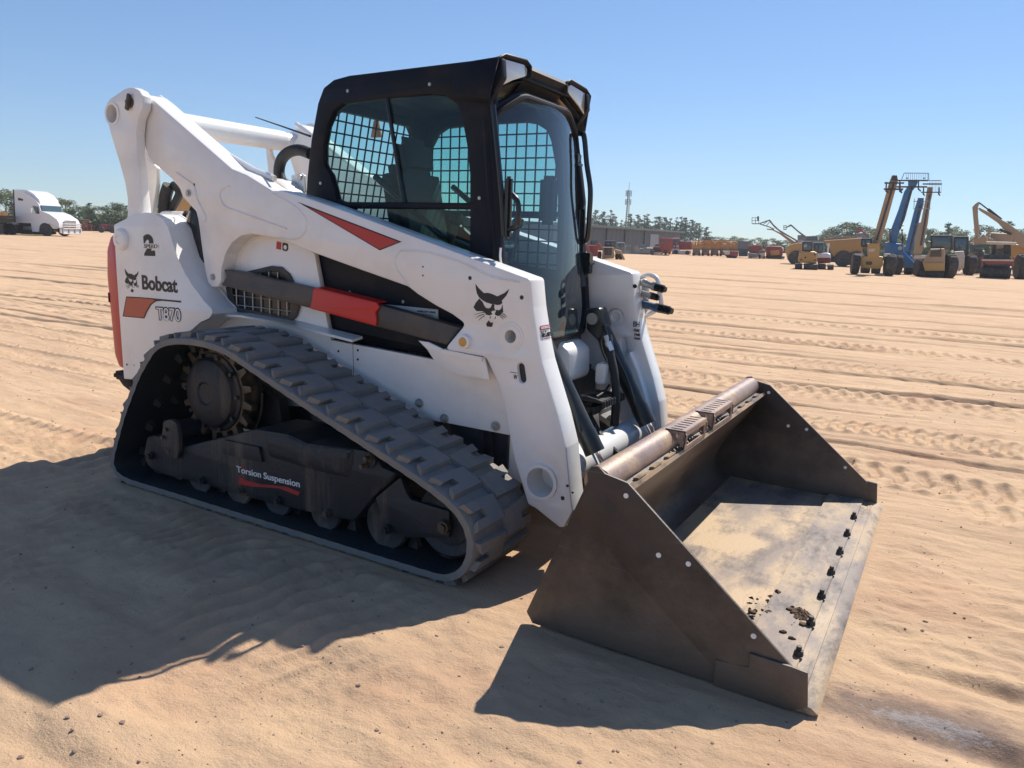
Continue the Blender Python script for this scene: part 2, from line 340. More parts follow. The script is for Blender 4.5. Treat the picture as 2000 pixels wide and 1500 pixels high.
# track guard flange along the body side
fl = B()
pl = XZ(-0.60, (415, 612), (470, 614), (560, 630), (640, 650), (688, 662))
for i in range(len(pl)-1):
    (x0, z0), (x1, z1) = pl[i], pl[i+1]
    fl.faces([(x0, -0.60, z0-.004), (x1, -0.60, z1-.004), (x1, YB+.002, z1+.006), (x0, YB+.002, z0+.006), (x0, -0.60, z0-.016), (x1, -0.60, z1-.016), (x1, YB+.002, z1-.006), (x0, YB+.002, z0-.006)],
             [(0, 1, 2, 3), (4, 7, 6, 5), (0, 4, 5, 1), (2, 6, 7, 3), (0, 3, 7, 4), (1, 5, 6, 2)])
f1 = fl.build('track_guard', M['white'], L); mirror(f1, L)
# support bracket ahead of the body side, below the arm stop
br = B()
bp_ = XZ(-0.60, (818, 665), (838, 668), (868, 682), (945, 697), (948, 700), (958, 742), (900, 733), (872, 722), (850, 705), (835, 682))
br.plate(bp_, -0.606, -0.596, 0.003)
bt = XZ(-0.60, (868, 681), (946, 697)); 
for (x0, z0), (x1, z1) in [(bt[0], bt[1])]:
    br.faces([(x0, -0.62, z0), (x1, -0.62, z1), (x1, YB, z1+.004), (x0, YB, z0+.004), (x0, -0.62, z0-.02), (x1, -0.62, z1-.02), (x1, YB, z1-.02), (x0, YB, z0-.02)], [(0, 1, 2, 3), (4, 7, 6, 5), (0, 4, 5, 1), (2, 6, 7, 3), (0, 3, 7, 4), (1, 5, 6, 2)])
b1 = br.build('arm_rest_bracket', M['white'], L); mirror(b1, L)
# body bolts and small holes
for q in ((820, 787), (869, 817), (969, 832)):
    c = onY(*q, YB); g = B(); g.cyl((c.x, YB, c.z), (c.x, YB-0.008, c.z), 0.021); g.cyl((c.x, YB-.008, c.z), (c.x, YB-0.022, c.z), 0.0145, n=6); g.cyl((c.x, YB-.02, c.z), (c.x, YB-0.03, c.z), 0.007)
    o = g.build('bolt', M['zinc'], bd); mirror(o, bd)
g = B()
for q in ((661, 686), (699, 684), (699, 702), (644, 714), (681, 730), (248, 712), (262, 713), (275, 715)):
    y = YB if q[0] > 400 else YU
    g = B(); c = onY(*q, y); g.cyl((c.x, y+.004, c.z), (c.x, y-0.0015, c.z), 0.006 if q[0] != 262 else .003, n=14); g.build('screw_hole', M['decal'], bd)

g = B(); a, b = onY(689, 664, YB), onY(691, 746, YB); g.tube([(a.x, YB+.0012, a.z), (b.x, YB+.0012, b.z)], .0022, n=6); g.build('panel_seam', M['bar'], bd)
g = B(); g.tube([(v[0], YB-.0005, v[1]) for v in XZ(YB, (645, 655), (646, 680), (638, 695), (625, 700), (606, 694), (588, 682))], .0035, n=6); g.build('weld_bead', M['white'], bd)
g = B(); g.tube([(v[0], YB-.0005, v[1]) for v in XZ(YB, (505, 462), (484, 478), (473, 500), (469, 530))], .004, n=6); g.build('weld_bead', M['white'], bd)
# ---- side vent with its grille
vo = fillet(XZ(YB-.004, (443, 560), (450, 550), (480, 531), (532, 519), (551, 521), (567, 535), (577, 555), (587, 600), (581, 618), (570, 628), (550, 627), (462, 608), (450, 597)), .02)
cx = sum(a for a, b in vo)/len(vo); cz = sum(b for a, b in vo)/len(vo)
vi = [(cx+(a-cx)*0.84, cz+(b-cz)*0.80) for a, b in vo]
g = B(); g.plate([vo, vi], YB-.014, YB-.001, 0.003); vent = g.build('side_vent', M['dark'], L)
g = B(); g.plate(vi, YB-.003, YB-.0005); o = g.build('vent_backing', M['blackg'], vent)
g = B()
from mathutils.geometry import intersect_line_line_2d
def clip_lines(poly, horiz, step, off, ang=0):
    out = []; c, s = math.cos(ang), math.sin(ang)
    rp = [(x*c+z*s, -x*s+z*c) for x, z in poly]
    k = 0 if horiz else 1
    lo, hi = min(p[1-k] for p in rp), max(p[1-k] for p in rp); v = lo+off
    while v < hi:
        xs = []
        for i in range(len(rp)):
            a, b = rp[i-1], rp[i]
            if (a[1-k]-v)*(b[1-k]-v) < 0: t = (v-a[1-k])/(b[1-k]-a[1-k]); xs.append(a[k]+(b[k]-a[k])*t)
        xs.sort()
        for j in range(0, len(xs)-1, 2):
            P = [(xs[j], v), (xs[j+1], v)] if horiz else [(v, xs[j]), (v, xs[j+1])]
            out.append([(x*c-z*s, x*s+z*c) for x, z in P])
        v += step
    return out
for hz, st, of in ((True, 0.05, .03), (False, 0.062, .03)):
    for (x0, z0), (x1, z1) in clip_lines(vi, hz, st, of): g.tube([(x0, YB-.010, z0), (x1, YB-.010, z1)], 0.0032, n=6)
g.build('grille', M['zinc'], vent)
mirror(vent, L)

# ---- dark cab and engine side seen in the gap under the arm
g = B(); g.plate(XZ(YB+.02, (611, 490), (700, 520), (830, 570), (915, 632), (900, 700), (880, 690), (645, 640)), YB+.034, YB+.05)
g.build('lower_side_panel', M['black'], L)

# ---- black side tank between upright and arm
g = B(); g.plate(fillet(XZ(-0.56, (369, 399), (381, 411), (386, 427), (394, 496), (403, 553), (400, 566), (390, 567), (378, 558), (355, 527), (345, 520), (352, 490), (362, 444), (366, 409)), .02), -0.56, -0.44, 0.02)
o = g.build('side_cover', M['cyl'], L); mirror(o, L)

# ---- rear uprights
up = XZ(YU, (222, 439), (252, 424), (282, 415), (300, 416), (317, 427), (328, 444), (335, 468), (345, 500), (360, 532), (375, 557), (400, 590), (413, 603), (415, 612), (408, 622), (392, 629), (372, 646), (352, 668), (322, 690), (300, 744), (242, 740), (232, 600), (227, 525))
xb = min(a for a, b in up)
g = B(); g.plate(fillet(up, [0.02]+[0]*4+[0.02]*14+[.01, 0, 0]), YU, YU+0.012, 0.003)
g.plate(fillet([(a, b) for a, b in up], 0.02), YB-.02, YB-.005, 0.003)
# rim between the two plates
for i in range(0, 15):
    (x0, z0), (x1, z1) = up[i], up[i+1]
    if i in (0,): continue
    g.faces([(x0, YU+.006, z0-.004), (x1, YU+.006, z1-.004), (x1, YB-.012, z1-.004), (x0, YB-.012, z0-.004)], [(0, 1, 2, 3)])
g.box(((xb+.02), (YU+YB)/2, 0.90), (0.02, 0.155, 0.85))
upr = g.build('upright', M['white'], L)
g = B(); c = onY(238, 468, YU); g.lathe((c.x, YU+.002, c.z), (0, -1, 0), [(0, .062), (.012, .060), (.022, .050), (.025, .024), (.021, .022), (.021, 0.0)]); g.build('pivot_boss', M['white'], upr)

# decals on the upright
def px_text(g, s, y, bl, br, tl, **k):
    a, b, c = onY(*bl, y), onY(*br, y), onY(*tl, y)
    u = b-a; wd = u.length; u.normalize(); n = Vector((0, -1, 0)); v = n.cross(u); ht = (c-a).dot(v)
    g.text(s, a, u, v, wd, ht, **k)
g = B()
px_text(g, 'Bobcat', YU, (278.5, 565.5), (347.5, 572.5), (278.5, 537), bold=0.028)
g.build('lettering', M['decal'], upr); g = B()
px_text(g, '2', YU, (282.5, 499.5), (303.5, 500), (282.5, 457.5), bold=0.05)
g.build('lettering', M['decal'], upr)
g = B(); g.plate(XZ(YU-.003, (279, 475.5), (309, 476), (309, 485.5), (279, 485)), YU-.0034, YU-.0015); g.build('lettering_band', M['white'], upr)
g = B(); px_text(g, 'SPEED', YU-.003, (281.5, 484), (308, 484.8), (281.5, 477), bold=0.004, shear=.2); g.build('lettering', M['decal'], upr)
g = B(); px_text(g, 'T870', YU, (306, 626), (355, 630), (306, 598), bold=0.045); g.build('model_lettering', M['decal'], upr)
g = B(); px_text(g, 'T870', YU-.003, (307.6, 624), (353.4, 628), (307.6, 600.5), bold=-0.004); g.build('model_lettering_fill', M['white'], upr)
sw = [(247, 579), (275, 580.5), (354, 587.5), (353.5, 591), (318, 587.5), (305, 588.5), (296, 595), (288, 608), (282, 622), (240, 618)]
g = B(); g.plate(XZ(YU, *sw), YU-.002, YU-.0002); g.build('stripe_decal', M['decal'], upr)
sw2 = [(248, 581), (275, 582.3), (298, 584.5), (303, 587), (294.5, 593.5), (286.5, 606.5), (281, 620), (241.8, 616.6)]
M['swoosh'] = mat('orange_red_decal', (0.50, 0.10, 0.05), 0.45)
M['swoosh2'] = mat('dark_red_decal', (0.16, 0.05, 0.04), 0.45)
g = B(); g.plate(XZ(YU-.002, *[(q[0], q[1]) for q in sw2]), YU-.0034, YU-.0022); g.build('stripe_decal', M['swoosh'], upr)
# the wildcat head, traced once, used twice
CAT = [[(272, 515), (330, 590), (425, 680), (490, 675), (560, 690), (640, 725), (675, 740), (740, 705), (800, 680), (888, 605), (850, 700), (800, 765), (750, 820), (765, 860), (720, 893), (670, 900), (620, 883), (560, 878), (470, 850), (400, 810), (340, 760), (300, 690), (280, 600)],
       [(340, 780), (400, 840), (425, 900), (455, 945), (505, 962), (550, 945), (575, 882), (620, 886), (612, 940), (625, 985), (640, 1000), (590, 1000), (553, 1025), (580, 1065), (530, 1088), (470, 1075), (435, 1030), (400, 1010), (290, 1010), (235, 940), (280, 850)],
       [(650, 985), (700, 995), (740, 970), (765, 890), (778, 1035), (745, 1040), (730, 1085), (690, 1100), (645, 1085), (620, 1060), (645, 1020)],
       [(515, 1180), (545, 1220), (590, 1215), (580, 1280), (560, 1300), (480, 1290), (468, 1240), (490, 1210)],
       [(555, 1100), (545, 1128), (540, 1150), (531, 1130), (540, 1108)], [(638, 1105), (645, 1130), (615, 1165), (627, 1135)],
       [(430, 1025), (330, 1044), (225, 1085), (330, 1054), (430, 1038)], [(430, 1056), (340, 1085), (265, 1140), (345, 1098), (430, 1070)], [(440, 1086), (373, 1125), (320, 1187), (380, 1135), (442, 1098)],
       [(745, 1045), (803, 1066), (850, 1130), (798, 1078), (745, 1058)], [(740, 1077), (790, 1102), (820, 1145), (783, 1112), (738, 1088)], [(725, 1100), (764, 1127), (785, 1170), (757, 1136), (720, 1110)]]
catA = [XZ(YA, *[(900+x/9.375, 500+y/9.375) for x, y in pc]) for pc in CAT]
def cat_decal(polys, y, par):
    g = B()
    for pc in polys: g.plate(pc, y-.0016, y-.0002)
    return g.build('logo_decal', M['decal'], par)
allp = [p for pc in catA for p in pc]; ax0, ax1 = min(p[0] for p in allp), max(p[0] for p in allp); az0, az1 = min(p[1] for p in allp), max(p[1] for p in allp)
s0, s1 = onY(245, 569, YU), onY(270.5, 527.5, YU)
cat_decal([[(s0.x+(a-ax0)/(ax1-ax0)*(s1.x-s0.x), s0.z+(b-az0)/(az1-az0)*(s1.z-s0.z)) for a, b in pc] for pc in catA], YU, upr)
g = B(); c = onY(355, 572, YU)
# far-side copy of the upright (its outer face turned away: no lettering needed)
mirror(upr, L)

# ---- red tailgate, bumper
g = B(); tp = fillet([(xb+.01, 1.30), (-0.87, 1.28), (-0.915, 1.20), (-0.93, 1.05), (-0.905, 0.60), (-0.87, 0.53), (xb+.01, 0.52)], [0, .05, .06, .1, .05, .04, 0])
g.plate(tp, -0.685, 0.685, 0.02); tg = g.build('tailgate', M['tailred'], L)
g = B(); g.box((-0.915, -0.668, 0.93), (0.02, 0.04, 0.07), bev=.008); g.build('latch_recess', M['decal'], tg)
g = B(); g.box((-0.86, 0, 0.475), (0.16, 1.36, 0.05), bev=.015); g.plate(fillet([(-0.95, 0.50), (-0.80, 0.50), (-0.70, 0.36), (-0.86, 0.42)], .02), -0.67, -0.60, .006); g.plate(fillet([(-0.95, 0.50), (-0.80, 0.50), (-0.70, 0.36), (-0.86, 0.42)], .02), 0.60, 0.67, .006)
g.build('bumper', M['black'], L)
g = B(); g.box((0.45, 0, 0.40), (2.2, 1.0, 0.30), bev=.03); g.box((1.2, 0, 0.5), (.9, .9, 0.4), bev=.03); g.build('belly_pan', M['frame'], L)

# ---- rear links
lk = XZ(-0.665, (210, 212), (211, 203), (217, 194), (245, 175), (255, 171), (264, 171), (275, 177), (281, 187), (282, 200), (281, 212), (272, 234), (269, 262), (270, 300), (275, 345), (284, 432), (275, 500), (240, 500), (232, 462), (252, 422), (252, 387), (247, 357), (237, 320), (219, 262), (210, 225))
h1 = onY(223, 223, -0.665)
g = B(); g.plate([fillet(lk, .015), circ(h1.x, h1.z, 0.047)], -0.675, -0.622, 0.006)
g.ring((h1.x, -0.68, h1.z), (h1.x, -0.45, h1.z), 0.062, 0.047)
link = g.build('rear_link', M['white'], L)
c = onY(255, 200, -0.675)
g = B(); g.cyl((c.x, -0.676, c.z), (c.x, -0.684, c.z), .028); g.box((c.x+.0, -0.690, c.z), (.03, .012, .085), rot=('Y', R(20)), bev=.004); g.cyl((c.x, -0.684, c.z), (c.x, -0.70, c.z), .012, n=6)
pin = g.build('pin_lock', M['dark'], link)
lk2 = XZ(-0.49, (262, 200), (271, 262), (292, 312), (309, 327), (308, 360), (299, 425), (285, 440), (282, 420), (273, 345), (262, 262))
g = B(); g.plate(fillet(lk2, .02), -0.50, -0.47, .005); li = g.build('rear_link_inner_plate', M['white'], link)
m_ = mirror(link, L); mirror(li, m_)
# cross tube joining the links
ct = onY(548, 275, 0.47)
g = B(); g.cyl((ct.x, -0.48, ct.z), (ct.x, 0.48, ct.z), 0.065, n=40); g.build('link_cross_tube', M['white'], L)

# ---- lift arms
armp = [(281, 181), (281, 212), (271, 240), (271, 262), (292, 312), (309, 327), (335, 350), (350, 367), (356, 385), (370, 400), (382, 413), (386, 428), (394, 490), (400, 530), (405, 552), (413, 561), (425, 561), (431, 550), (432, 525), (440, 495), (452, 475), (470, 461), (490, 457), (545, 466), (612, 494), (700, 526), (796, 560), (815, 575), (850, 597), (882, 614), (908, 633), (866, 683), (944, 697), (950, 702), (962, 727), (975, 757), (986, 800), (995, 850), (1005, 900), (1030, 985), (1046, 994), (1092, 1031), (1101, 1031), (1118, 1000), (1113, 960), (1105, 875), (1090, 812), (1075, 762), (1058, 705), (1050, 665), (1040, 600), (1035, 545), (934, 508), (677, 413), (599, 386), (551, 372), (532, 372), (482, 341), (452.5, 329), (300, 196)]
rad = [.03]*len(armp)
AP = XZ(YA, *armp)
b1c, b2c, slc = onY(998, 657, YA), onY(1057, 941, YA), onY(1018, 729, YA)
g = B(); g.plate([fillet(AP, .018), circ(b1c.x, b1c.z, .030), circ(b2c.x, b2c.z, .062, 40), slot(slc.x, slc.z, .016, .024, R(12))], YA, YI, 0.010)
g.ring((b1c.x, YA-.006, b1c.z), (b1c.x, YI, b1c.z), .047, .027)
g.ring((b1c.x, YA-.003, b1c.z), (b1c.x, YA+.002, b1c.z), .058, .046, 36)
g.ring((b2c.x, YA-.012, b2c.z), (b2c.x, YI, b2c.z), .076, .062, 48)
# rounded beam along the top of the forward arm, and the inner rail of the rear boom
tp = XZ(YA, (540, 383), (599, 400), (677, 427), (800, 472), (934, 522), (1015, 552))
tb = [(x, YA+.045, z-.010) for x, z in tp]
g.tube(tb, .047, n=20, rr=[.042]*5+[.038])
rl = XZ(YI, (316, 196), (452, 310), (500, 338), (540, 354))
g.tube([(x, YI-.012, z+.012) for x, z in rl], .016, n=10)
# forward casting widens towards the bucket
cp = XZ(YA, (1042, 740), (1062, 790), (1090, 885), (1104, 985), (1088, 1010), (1030, 960), (1010, 800))
g.plate(fillet(cp, .01), YI-.005, -0.43, .01)
# raised weld outlines
def bead(px, r=.004): g.tube([(x, YA-.0005, z) for x, z in bez_xz(XZ(YA, *px))], r, n=6)
def bez_xz(pts): return [(v.x, v.y) for v in bez([(a, b, 0) for a, b in pts], 6)]
bead([(448, 363), (432, 372), (430, 385), (440, 403), (470, 415), (560, 447)], .005)
bead([(533, 378), (575, 402), (596, 425), (598, 445), (588, 462), (570, 468), (545, 464)])
bead([(782, 490), (830, 492), (900, 512), (960, 540), (1015, 551)], .005)
bead([(782, 491), (772, 505), (776, 525), (790, 545), (800, 560)], .003)
bead([(345, 337), (362, 350), (378, 362), (384, 385), (393, 405), (402, 425), (400, 432)], .005)
arm = g.build('lift_arm', M['white'], L)
arm2 = mirror(arm, L)
for (q, r) in (((368, 377), .019), ((416, 541), .018)):
    c = onY(*q, YA); g = B(); g.cyl((c.x, YA+.002, c.z), (c.x, YA-.004, c.z), r); g.cyl((c.x, YA-.004, c.z), (c.x, YA-.010, c.z), r*.55, n=6); o = g.build('pivot_pin', M['zinc'], arm); mirror(o, arm2)
g = B()
for q, r in (((379, 361), .008), ((826, 521), .004), ((826, 538), .004), ((918, 543), .0085), ((1019, 581), .009), ((1118, 962), .005), ((1099, 973), .009), ((1108, 949), .006)):
    g = B(); c = onY(*q, YA); g.cyl((c.x, YA+.004, c.z), (c.x, YA-.0008, c.z), r, n=16); g.build('drilled_hole', M['decal'], arm)
for q, r in (((1240, 559), .011),):
    g = B(); c = onY(*q, -YI); g.cyl((c.x, -YI-.0015, c.z), (c.x, -YI+.004, c.z), r, n=16); g.build('drilled_hole', M['decal'], arm2)
g = B(); g.plate(slot(slc.x, slc.z, .0165, .0245, R(12)), YA+.018, YA+.028); g.build('slot_shade_sheet', M['decal'], arm)  # added black sheet, paints the darkness seen through the open slot
c = onY(909, 667, YA); g = B(); g.lathe((c.x, YA+.002, c.z), (0, -1, 0), [(0, .033), (.022, .030), (.024, .020), (.022, .0195), (.022, 0)]); rf = g.build('marker_lamp', M['white'], arm)
g = B(); g.lathe((c.x, YA-.019, c.z), (0, -1, 0), [(0, .0195), (.004, .0185), (.006, .012), (.007, 0)]); g.build('reflector', M['amber'], rf)
cat_decal(catA, YA, arm)
g = B(); g.plate(XZ(YA, (581, 394), (784.5, 472), (742, 489)), YA-.0016, YA-.0002); g.build('arrow_decal', M['decal'], arm)
g = B(); g.plate(XZ(YA, (604, 405.5), (779, 472.5), (742, 486.8)), YA-.003, YA-.0017); g.build('arrow_decal', M['decalred'], arm)
# sticker on the casting's front face
st = onY(1051, 668, YA); st2 = onY(1046, 636, YA)
xf = st.x+.012
uv = Vector((0, 1, 0)); vv = Vector((st2.x-st.x, 0, st2.z-st.z)).normalized(); nn_ = uv.cross(vv)
if nn_.x < 0: nn_ = -nn_
so = Vector((st.x, YA+.034, st.z)) + nn_*.0012
Z_ = (Vector((st2.x, 0, st2.z))-Vector((st.x, 0, st.z))).length
g = B(); g.text('Ride Control', so+vv*.014, uv, vv, .082, .026, bold=.01); g.build('sticker_lettering', M['decal'], arm)
g = B(); q0 = so+vv*.044; q1 = so+vv*.062
def quad(a, b, c, d): g.faces([a, b, c, d], [(0, 1, 2, 3)])
quad(q0, q0+uv*.082, q1+uv*.082, q1); quad(so+vv*.006, so+vv*.006+uv*.08, so+vv*.008+uv*.08, so+vv*.008); g.build('sticker', M['decalred'], arm, norm=False)
g = B(); g.text('AUTOMATIC', q0+vv*.004+nn_*.0006+uv*.003, uv, vv, .076, .010, bold=.02); g.build('sticker_lettering', M['decalwhite'], arm)
# slot warning pictogram
g = B(); px_text(g, 'W', YA, (1003, 740), (1010, 741.5), (1003, 731), bold=.01); a, b, c, d = XZ(YA, (996, 726), (1010, 728), (1010, 729), (996, 727)); g.plate([a, b, c, d], YA-.0015, YA-.0002); g.build('sticker', M['decal'], arm)

# ---- lower control bar with its red cover
bar = XZ(-0.60, (437, 526), (477, 532), (610, 564), (745, 597), (800, 612), (900, 641), (872, 674), (735, 638), (605, 602), (450, 562), (432, 556), (443, 541))
g = B(); g.plate(fillet(bar, .004), -0.60, -0.545, .005); bar_o = g.build('lift_support_bar', M['bar'], L); m2 = mirror(bar_o, L)
cv = XZ(-0.612, (611, 566), (615, 562), (735, 591), (741, 600), (733, 610), (735, 628), (733, 637), (604.5, 602.5), (609, 585))
g = B(); g.plate(fillet(cv, .004), -0.612, -0.598, .004); a, b = cv[1], cv[2]
g.faces([(a[0], -.612, a[1]), (b[0], -.612, b[1]), (b[0], -.54, b[1]+.004), (a[0], -.54, a[1]+.004), (a[0], -.612, a[1]-.006), (b[0], -.612, b[1]-.006), (b[0], -.54, b[1]-.002), (a[0], -.54, a[1]-.002)], [(0, 1, 2, 3), (4, 7, 6, 5), (0, 4, 5, 1), (2, 6, 7, 3), (0, 3, 7, 4), (1, 5, 6, 2)])
o = g.build('bar_cover', M['red'], bar_o); mirror(o, m2)
# warning plates
g = B(); g.plate(XZ(YB+.02, (745, 594), (853, 605), (854, 627), (790, 611)), YB+.028, YB+.0335); tagp = g.build('instruction_plate', M['tagw'], L)
g = B(); px_text(g, 'RAISE LIFT ARMS', YB+.028, (816, 609), (851, 612), (816, 605.5), bold=.01)
for k in range(3): px_text(g, 'Engage lift arm support', YB+.028, (816, 614+4*k), (846, 617+4*k), (816, 611.5+4*k))
g.build('plate_lettering', M['decal'], tagp)
g = B(); px_text(g, 'I', YB, (540, 486), (549, 488), (540, 471), bold=.2); g.build('warning_label', M['decalred'], bd)
g = B(); g.plate(fillet(XZ(YB, (552, 473), (563, 476), (563, 488), (559, 491), (552, 489)), .01), YB-.0018, YB-.0002); o = g.build('warning_label', M['decal'], bd)
g = B(); c = onY(558, 483, YB); g.cyl((c.x, YB-.0018, c.z), (c.x, YB-.004, c.z), .011); g.build('warning_label', M['decalwhite'], bd)

# ---- torque tube at the arms' foot, quick-attach frame
g = B(); g.cyl((b2c.x, YI, b2c.z), (b2c.x, -YI, b2c.z), .075, n=40); g.build('arm_cross_tube', M['white'], L)
g = B()
for s in (-1, 1):
    g.plate(fillet([(1.97, .20), (2.02, .15), (2.13, .12), (2.30, .50), (2.24, .55), (2.10, .44)], .02), s*.43, s*.27, .006)
g.box((2.16, 0, .30), (.05, 1.0, .10), rot=('Y', R(-65)), bev=.01)
g.build('quick_attach_frame', M['dark'], L)

# ---- tilt cylinders
for s in (-1, 1):
    yc = s*0.325
    p0, p1 = Vector((1.675, yc, .962)), Vector((1.992, yc, .447)); d = (p1-p0).normalized()
    g = B(); g.cyl(p0+d*.02, p1, .043, n=32); g.cyl(p1-d*.10, p1, .046, n=32)
    g.plate(fillet([(p0.x-.045, p0.z+.05), (p0.x+.035, p0.z+.06), (p0.x+.07, p0.z-.03), (p0.x+.04, p0.z-.12), (p0.x-.035, p0.z-.06)], .025), yc-.045, yc+.045, .01)
    cy = g.build('tilt_cylinder', M['cyl'], L)
    g = B(); g.cyl((p0.x, yc-.06, p0.z), (p0.x, yc-.044, p0.z), .030); g.cyl((p0.x, yc-.067, p0.z), (p0.x, yc-.058, p0.z), .018); g.build('pin', M['zinc'], cy)
    g = B(); g.cyl(p1-d*.02, p1+d*.20, .019, n=24); g.build('piston_rod', M['chrome'], cy)
    g = B(); sd_ = -.055
    g.tube(bez([p0+d*.10+Vector((0, -.03, .02)), p0+d*.08+Vector((.03, -.055, .035)), p0+d*.17+Vector((.02, -.055, .02)), p0+d*.35+Vector((.02, -.05, .02)), p1-d*.1+Vector((.0, -.05, .01))]), .007)
    g.build('hydraulic_line', M['cyl'], cy)
# hoses and fittings beside the far cylinder
g = B(); g.tube(bez([onY(1187, 655, .22), onY(1192, 690, .2), onY(1200, 730, .18), onY(1203, 770, .16), onY(1200, 832, .15)]), .021, n=14); g.build('hydraulic_hose', M['hose'], L)
g = B(); g.cyl(onY(1183, 655, .2), onY(1187, 668, .2), .013, n=6); g.cyl(onY(1187, 668, .2), onY(1194, 685, .2), .017, n=8); g.cyl(onY(1188, 697, .2), onY(1193, 716, .2), .011, n=8); g.build('hose_fitting', M['steel'], L)
g = B(); g.tube(bez([onY(1180, 650, .25), onY(1173, 665, .22), onY(1178, 690, .2), onY(1190, 712, .2)]), .006); g.tube(bez([onY(1190, 752, .2), onY(1180, 765, .1), onY(1165, 775, .0)]), .006); g.build('hydraulic_hose', M['hose'], L)
c = onY(1177, 729, .16); g = B(); g.box(c, (.05, .075, .10), bev=.008); g.build('relay_box', M['white'], L)
# foot step and lines at the front
g = B(); c = Vector((1.80, .12, .60))
g.box(c, (.16, .26, .012), bev=.004)
for k in range(9): g.box((c.x+.085, c.y-.12+k*.03, c.z-.012), (.012, .018, .035), bev=.003)
for k in range(3):
    g.tube([(1.72, -.01+.1*k, .60), (1.80, -.01+.1*k, .615), (1.88, -.01+.1*k, .60)], .007, n=6)
g.box((1.76, .12, .54), (.10, .16, .07), bev=.02); g.cyl((1.70, .2, .56), (1.82, .2, .56), .03)
g.build('entry_step', M['dark'], L)
g = B(); g.box((1.845, .262, .50), (.03, .02, .22), bev=.004); g.tube(bez([(1.70, .05, .58), (1.73, .0, .48), (1.80, -.06, .44), (1.86, -.1, .42)]), .02, n=10); g.tube(bez([(1.72, .1, .56), (1.80, .04, .50), (1.90, -.02, .42), (2.0, .0, .34)]), .017, n=10); g.tube(bez([(1.70, .0, .60), (1.74, -.08, .55), (1.78, -.12, .52)]), .014)
g.build('hydraulic_hose', M['hose'], L)

# ---- auxiliary couplers on the far arm
g = B(); pc = XZ(.645, (1247, 541), (1262, 546), (1268, 560), (1266, 606), (1258, 616), (1250, 600)); g.plate(fillet(pc, .008), .64, .652, .002); cpl = g.build('coupler_block', M['steel'], L)
for (a, b, ra, mt) in (((1255, 553), (1300, 566), .020, 'black'), ((1255, 573), (1288, 582), .017, 'dark'), ((1255, 594), (1313, 608), .022, 'blue')):
    p, q = onY(*a, .60), onY(*b, .56); d = (q-p)
    g = B(); g.cyl(p, p+d*.45, ra, ra*.9, n=10); g.cyl(p+d*.45, p+d*.6, ra*1.15, n=16); o = g.build('coupler', M['zinc' if mt != 'blue' else 'blue'], cpl)
    g = B(); g.cyl(p+d*.6, p+d*.9, ra*1.1, ra*1.05, n=16); g.cyl(p+d*.9, q, ra*.8, ra*.75, n=12); g.build('dust_cap', M['blackg'], o)
g = B(); g.tube(bez([onY(1252, 541, .62), onY(1270, 537, .60), onY(1284, 546, .58), onY(1288, 570, .57), onY(1290, 598, .58), onY(1262, 617, .62)]), .012); g.build('coupler_guard', M['white'], cpl)
g = B()
for k, (a, b, c) in enumerate((((1237, 638), (1249, 639), (1237, 626)), ((1238, 648), (1250, 649), (1238, 641)), ((1239, 656), (1251, 657), (1239, 650)), ((1239, 663), (1251, 664), (1239, 658)))):
    y = -YI
    p, q, r_ = onY(*a, y), onY(*b, y), onY(*c, y)
    g.text('BH' if k == 0 else 'FRME', p+Vector((0, -.001, 0)), (q-p), Vector((0, 0, 1)), (q-p).length, (r_-p).length*.9, bold=.01)
g.build('sticker_lettering', M['decal'], arm2)

# ---- cab
CY = -0.44
cabp = [(597, 381), (599, 344), (607, 272), (620, 201), (631, 171), (651, 155), (680, 147), (918, 118), (979, 108), (981, 150), (955, 196), (957, 225), (970, 318), (976, 370), (976, 464), (985, 560), (990, 650), (880, 700), (640, 660), (610, 500)]
CP = XZ(CY, *cabp)
w1 = XZ(CY, (631, 318), (631, 285), (638, 246), (651, 217), (670, 202), (745, 192), (843, 184), (869, 188), (892, 204), (901, 230), (911, 285), (922, 396), (670, 394), (657, 389), (652, 367), (644, 340), (635, 327))
w2 = XZ(CY, (680, 407), (924, 409), (935, 500), (938, 540), (830, 520), (760, 480))
w3 = XZ(CY, (675, 516), (760, 545), (820, 560), (790, 556), (700, 550), (682, 540))
g = B(); g.plate([fillet(CP, .02), fillet(w1, .015), fillet(w2, .01)], CY, CY+.045, .010); cab = g.build('cab', M['black'], L)
c2 = mirror(cab, L)
bpy.data.objects.remove(c2, do_unlink=True)
g = B(); g.plate([fillet(CP, .02), fillet(w1, .015), fillet(w2, .01)], -CY-.045, -CY, .010); g.build('cab_far_side', M['black'], cab)
zr = CP[7][1]
roof = [CP[4], CP[5], CP[6], CP[7], (CP[8][0]-.03, CP[8][1]-.008)]
g = B()
ro = [(x, z-.004) for x, z in roof]; lo = [(x+.02, z-.045) for x, z in reversed(roof)]
g.plate(fillet(ro+lo, .008), CY+.02, -CY-.02, .004); g.build('roof', M['black'], cab)
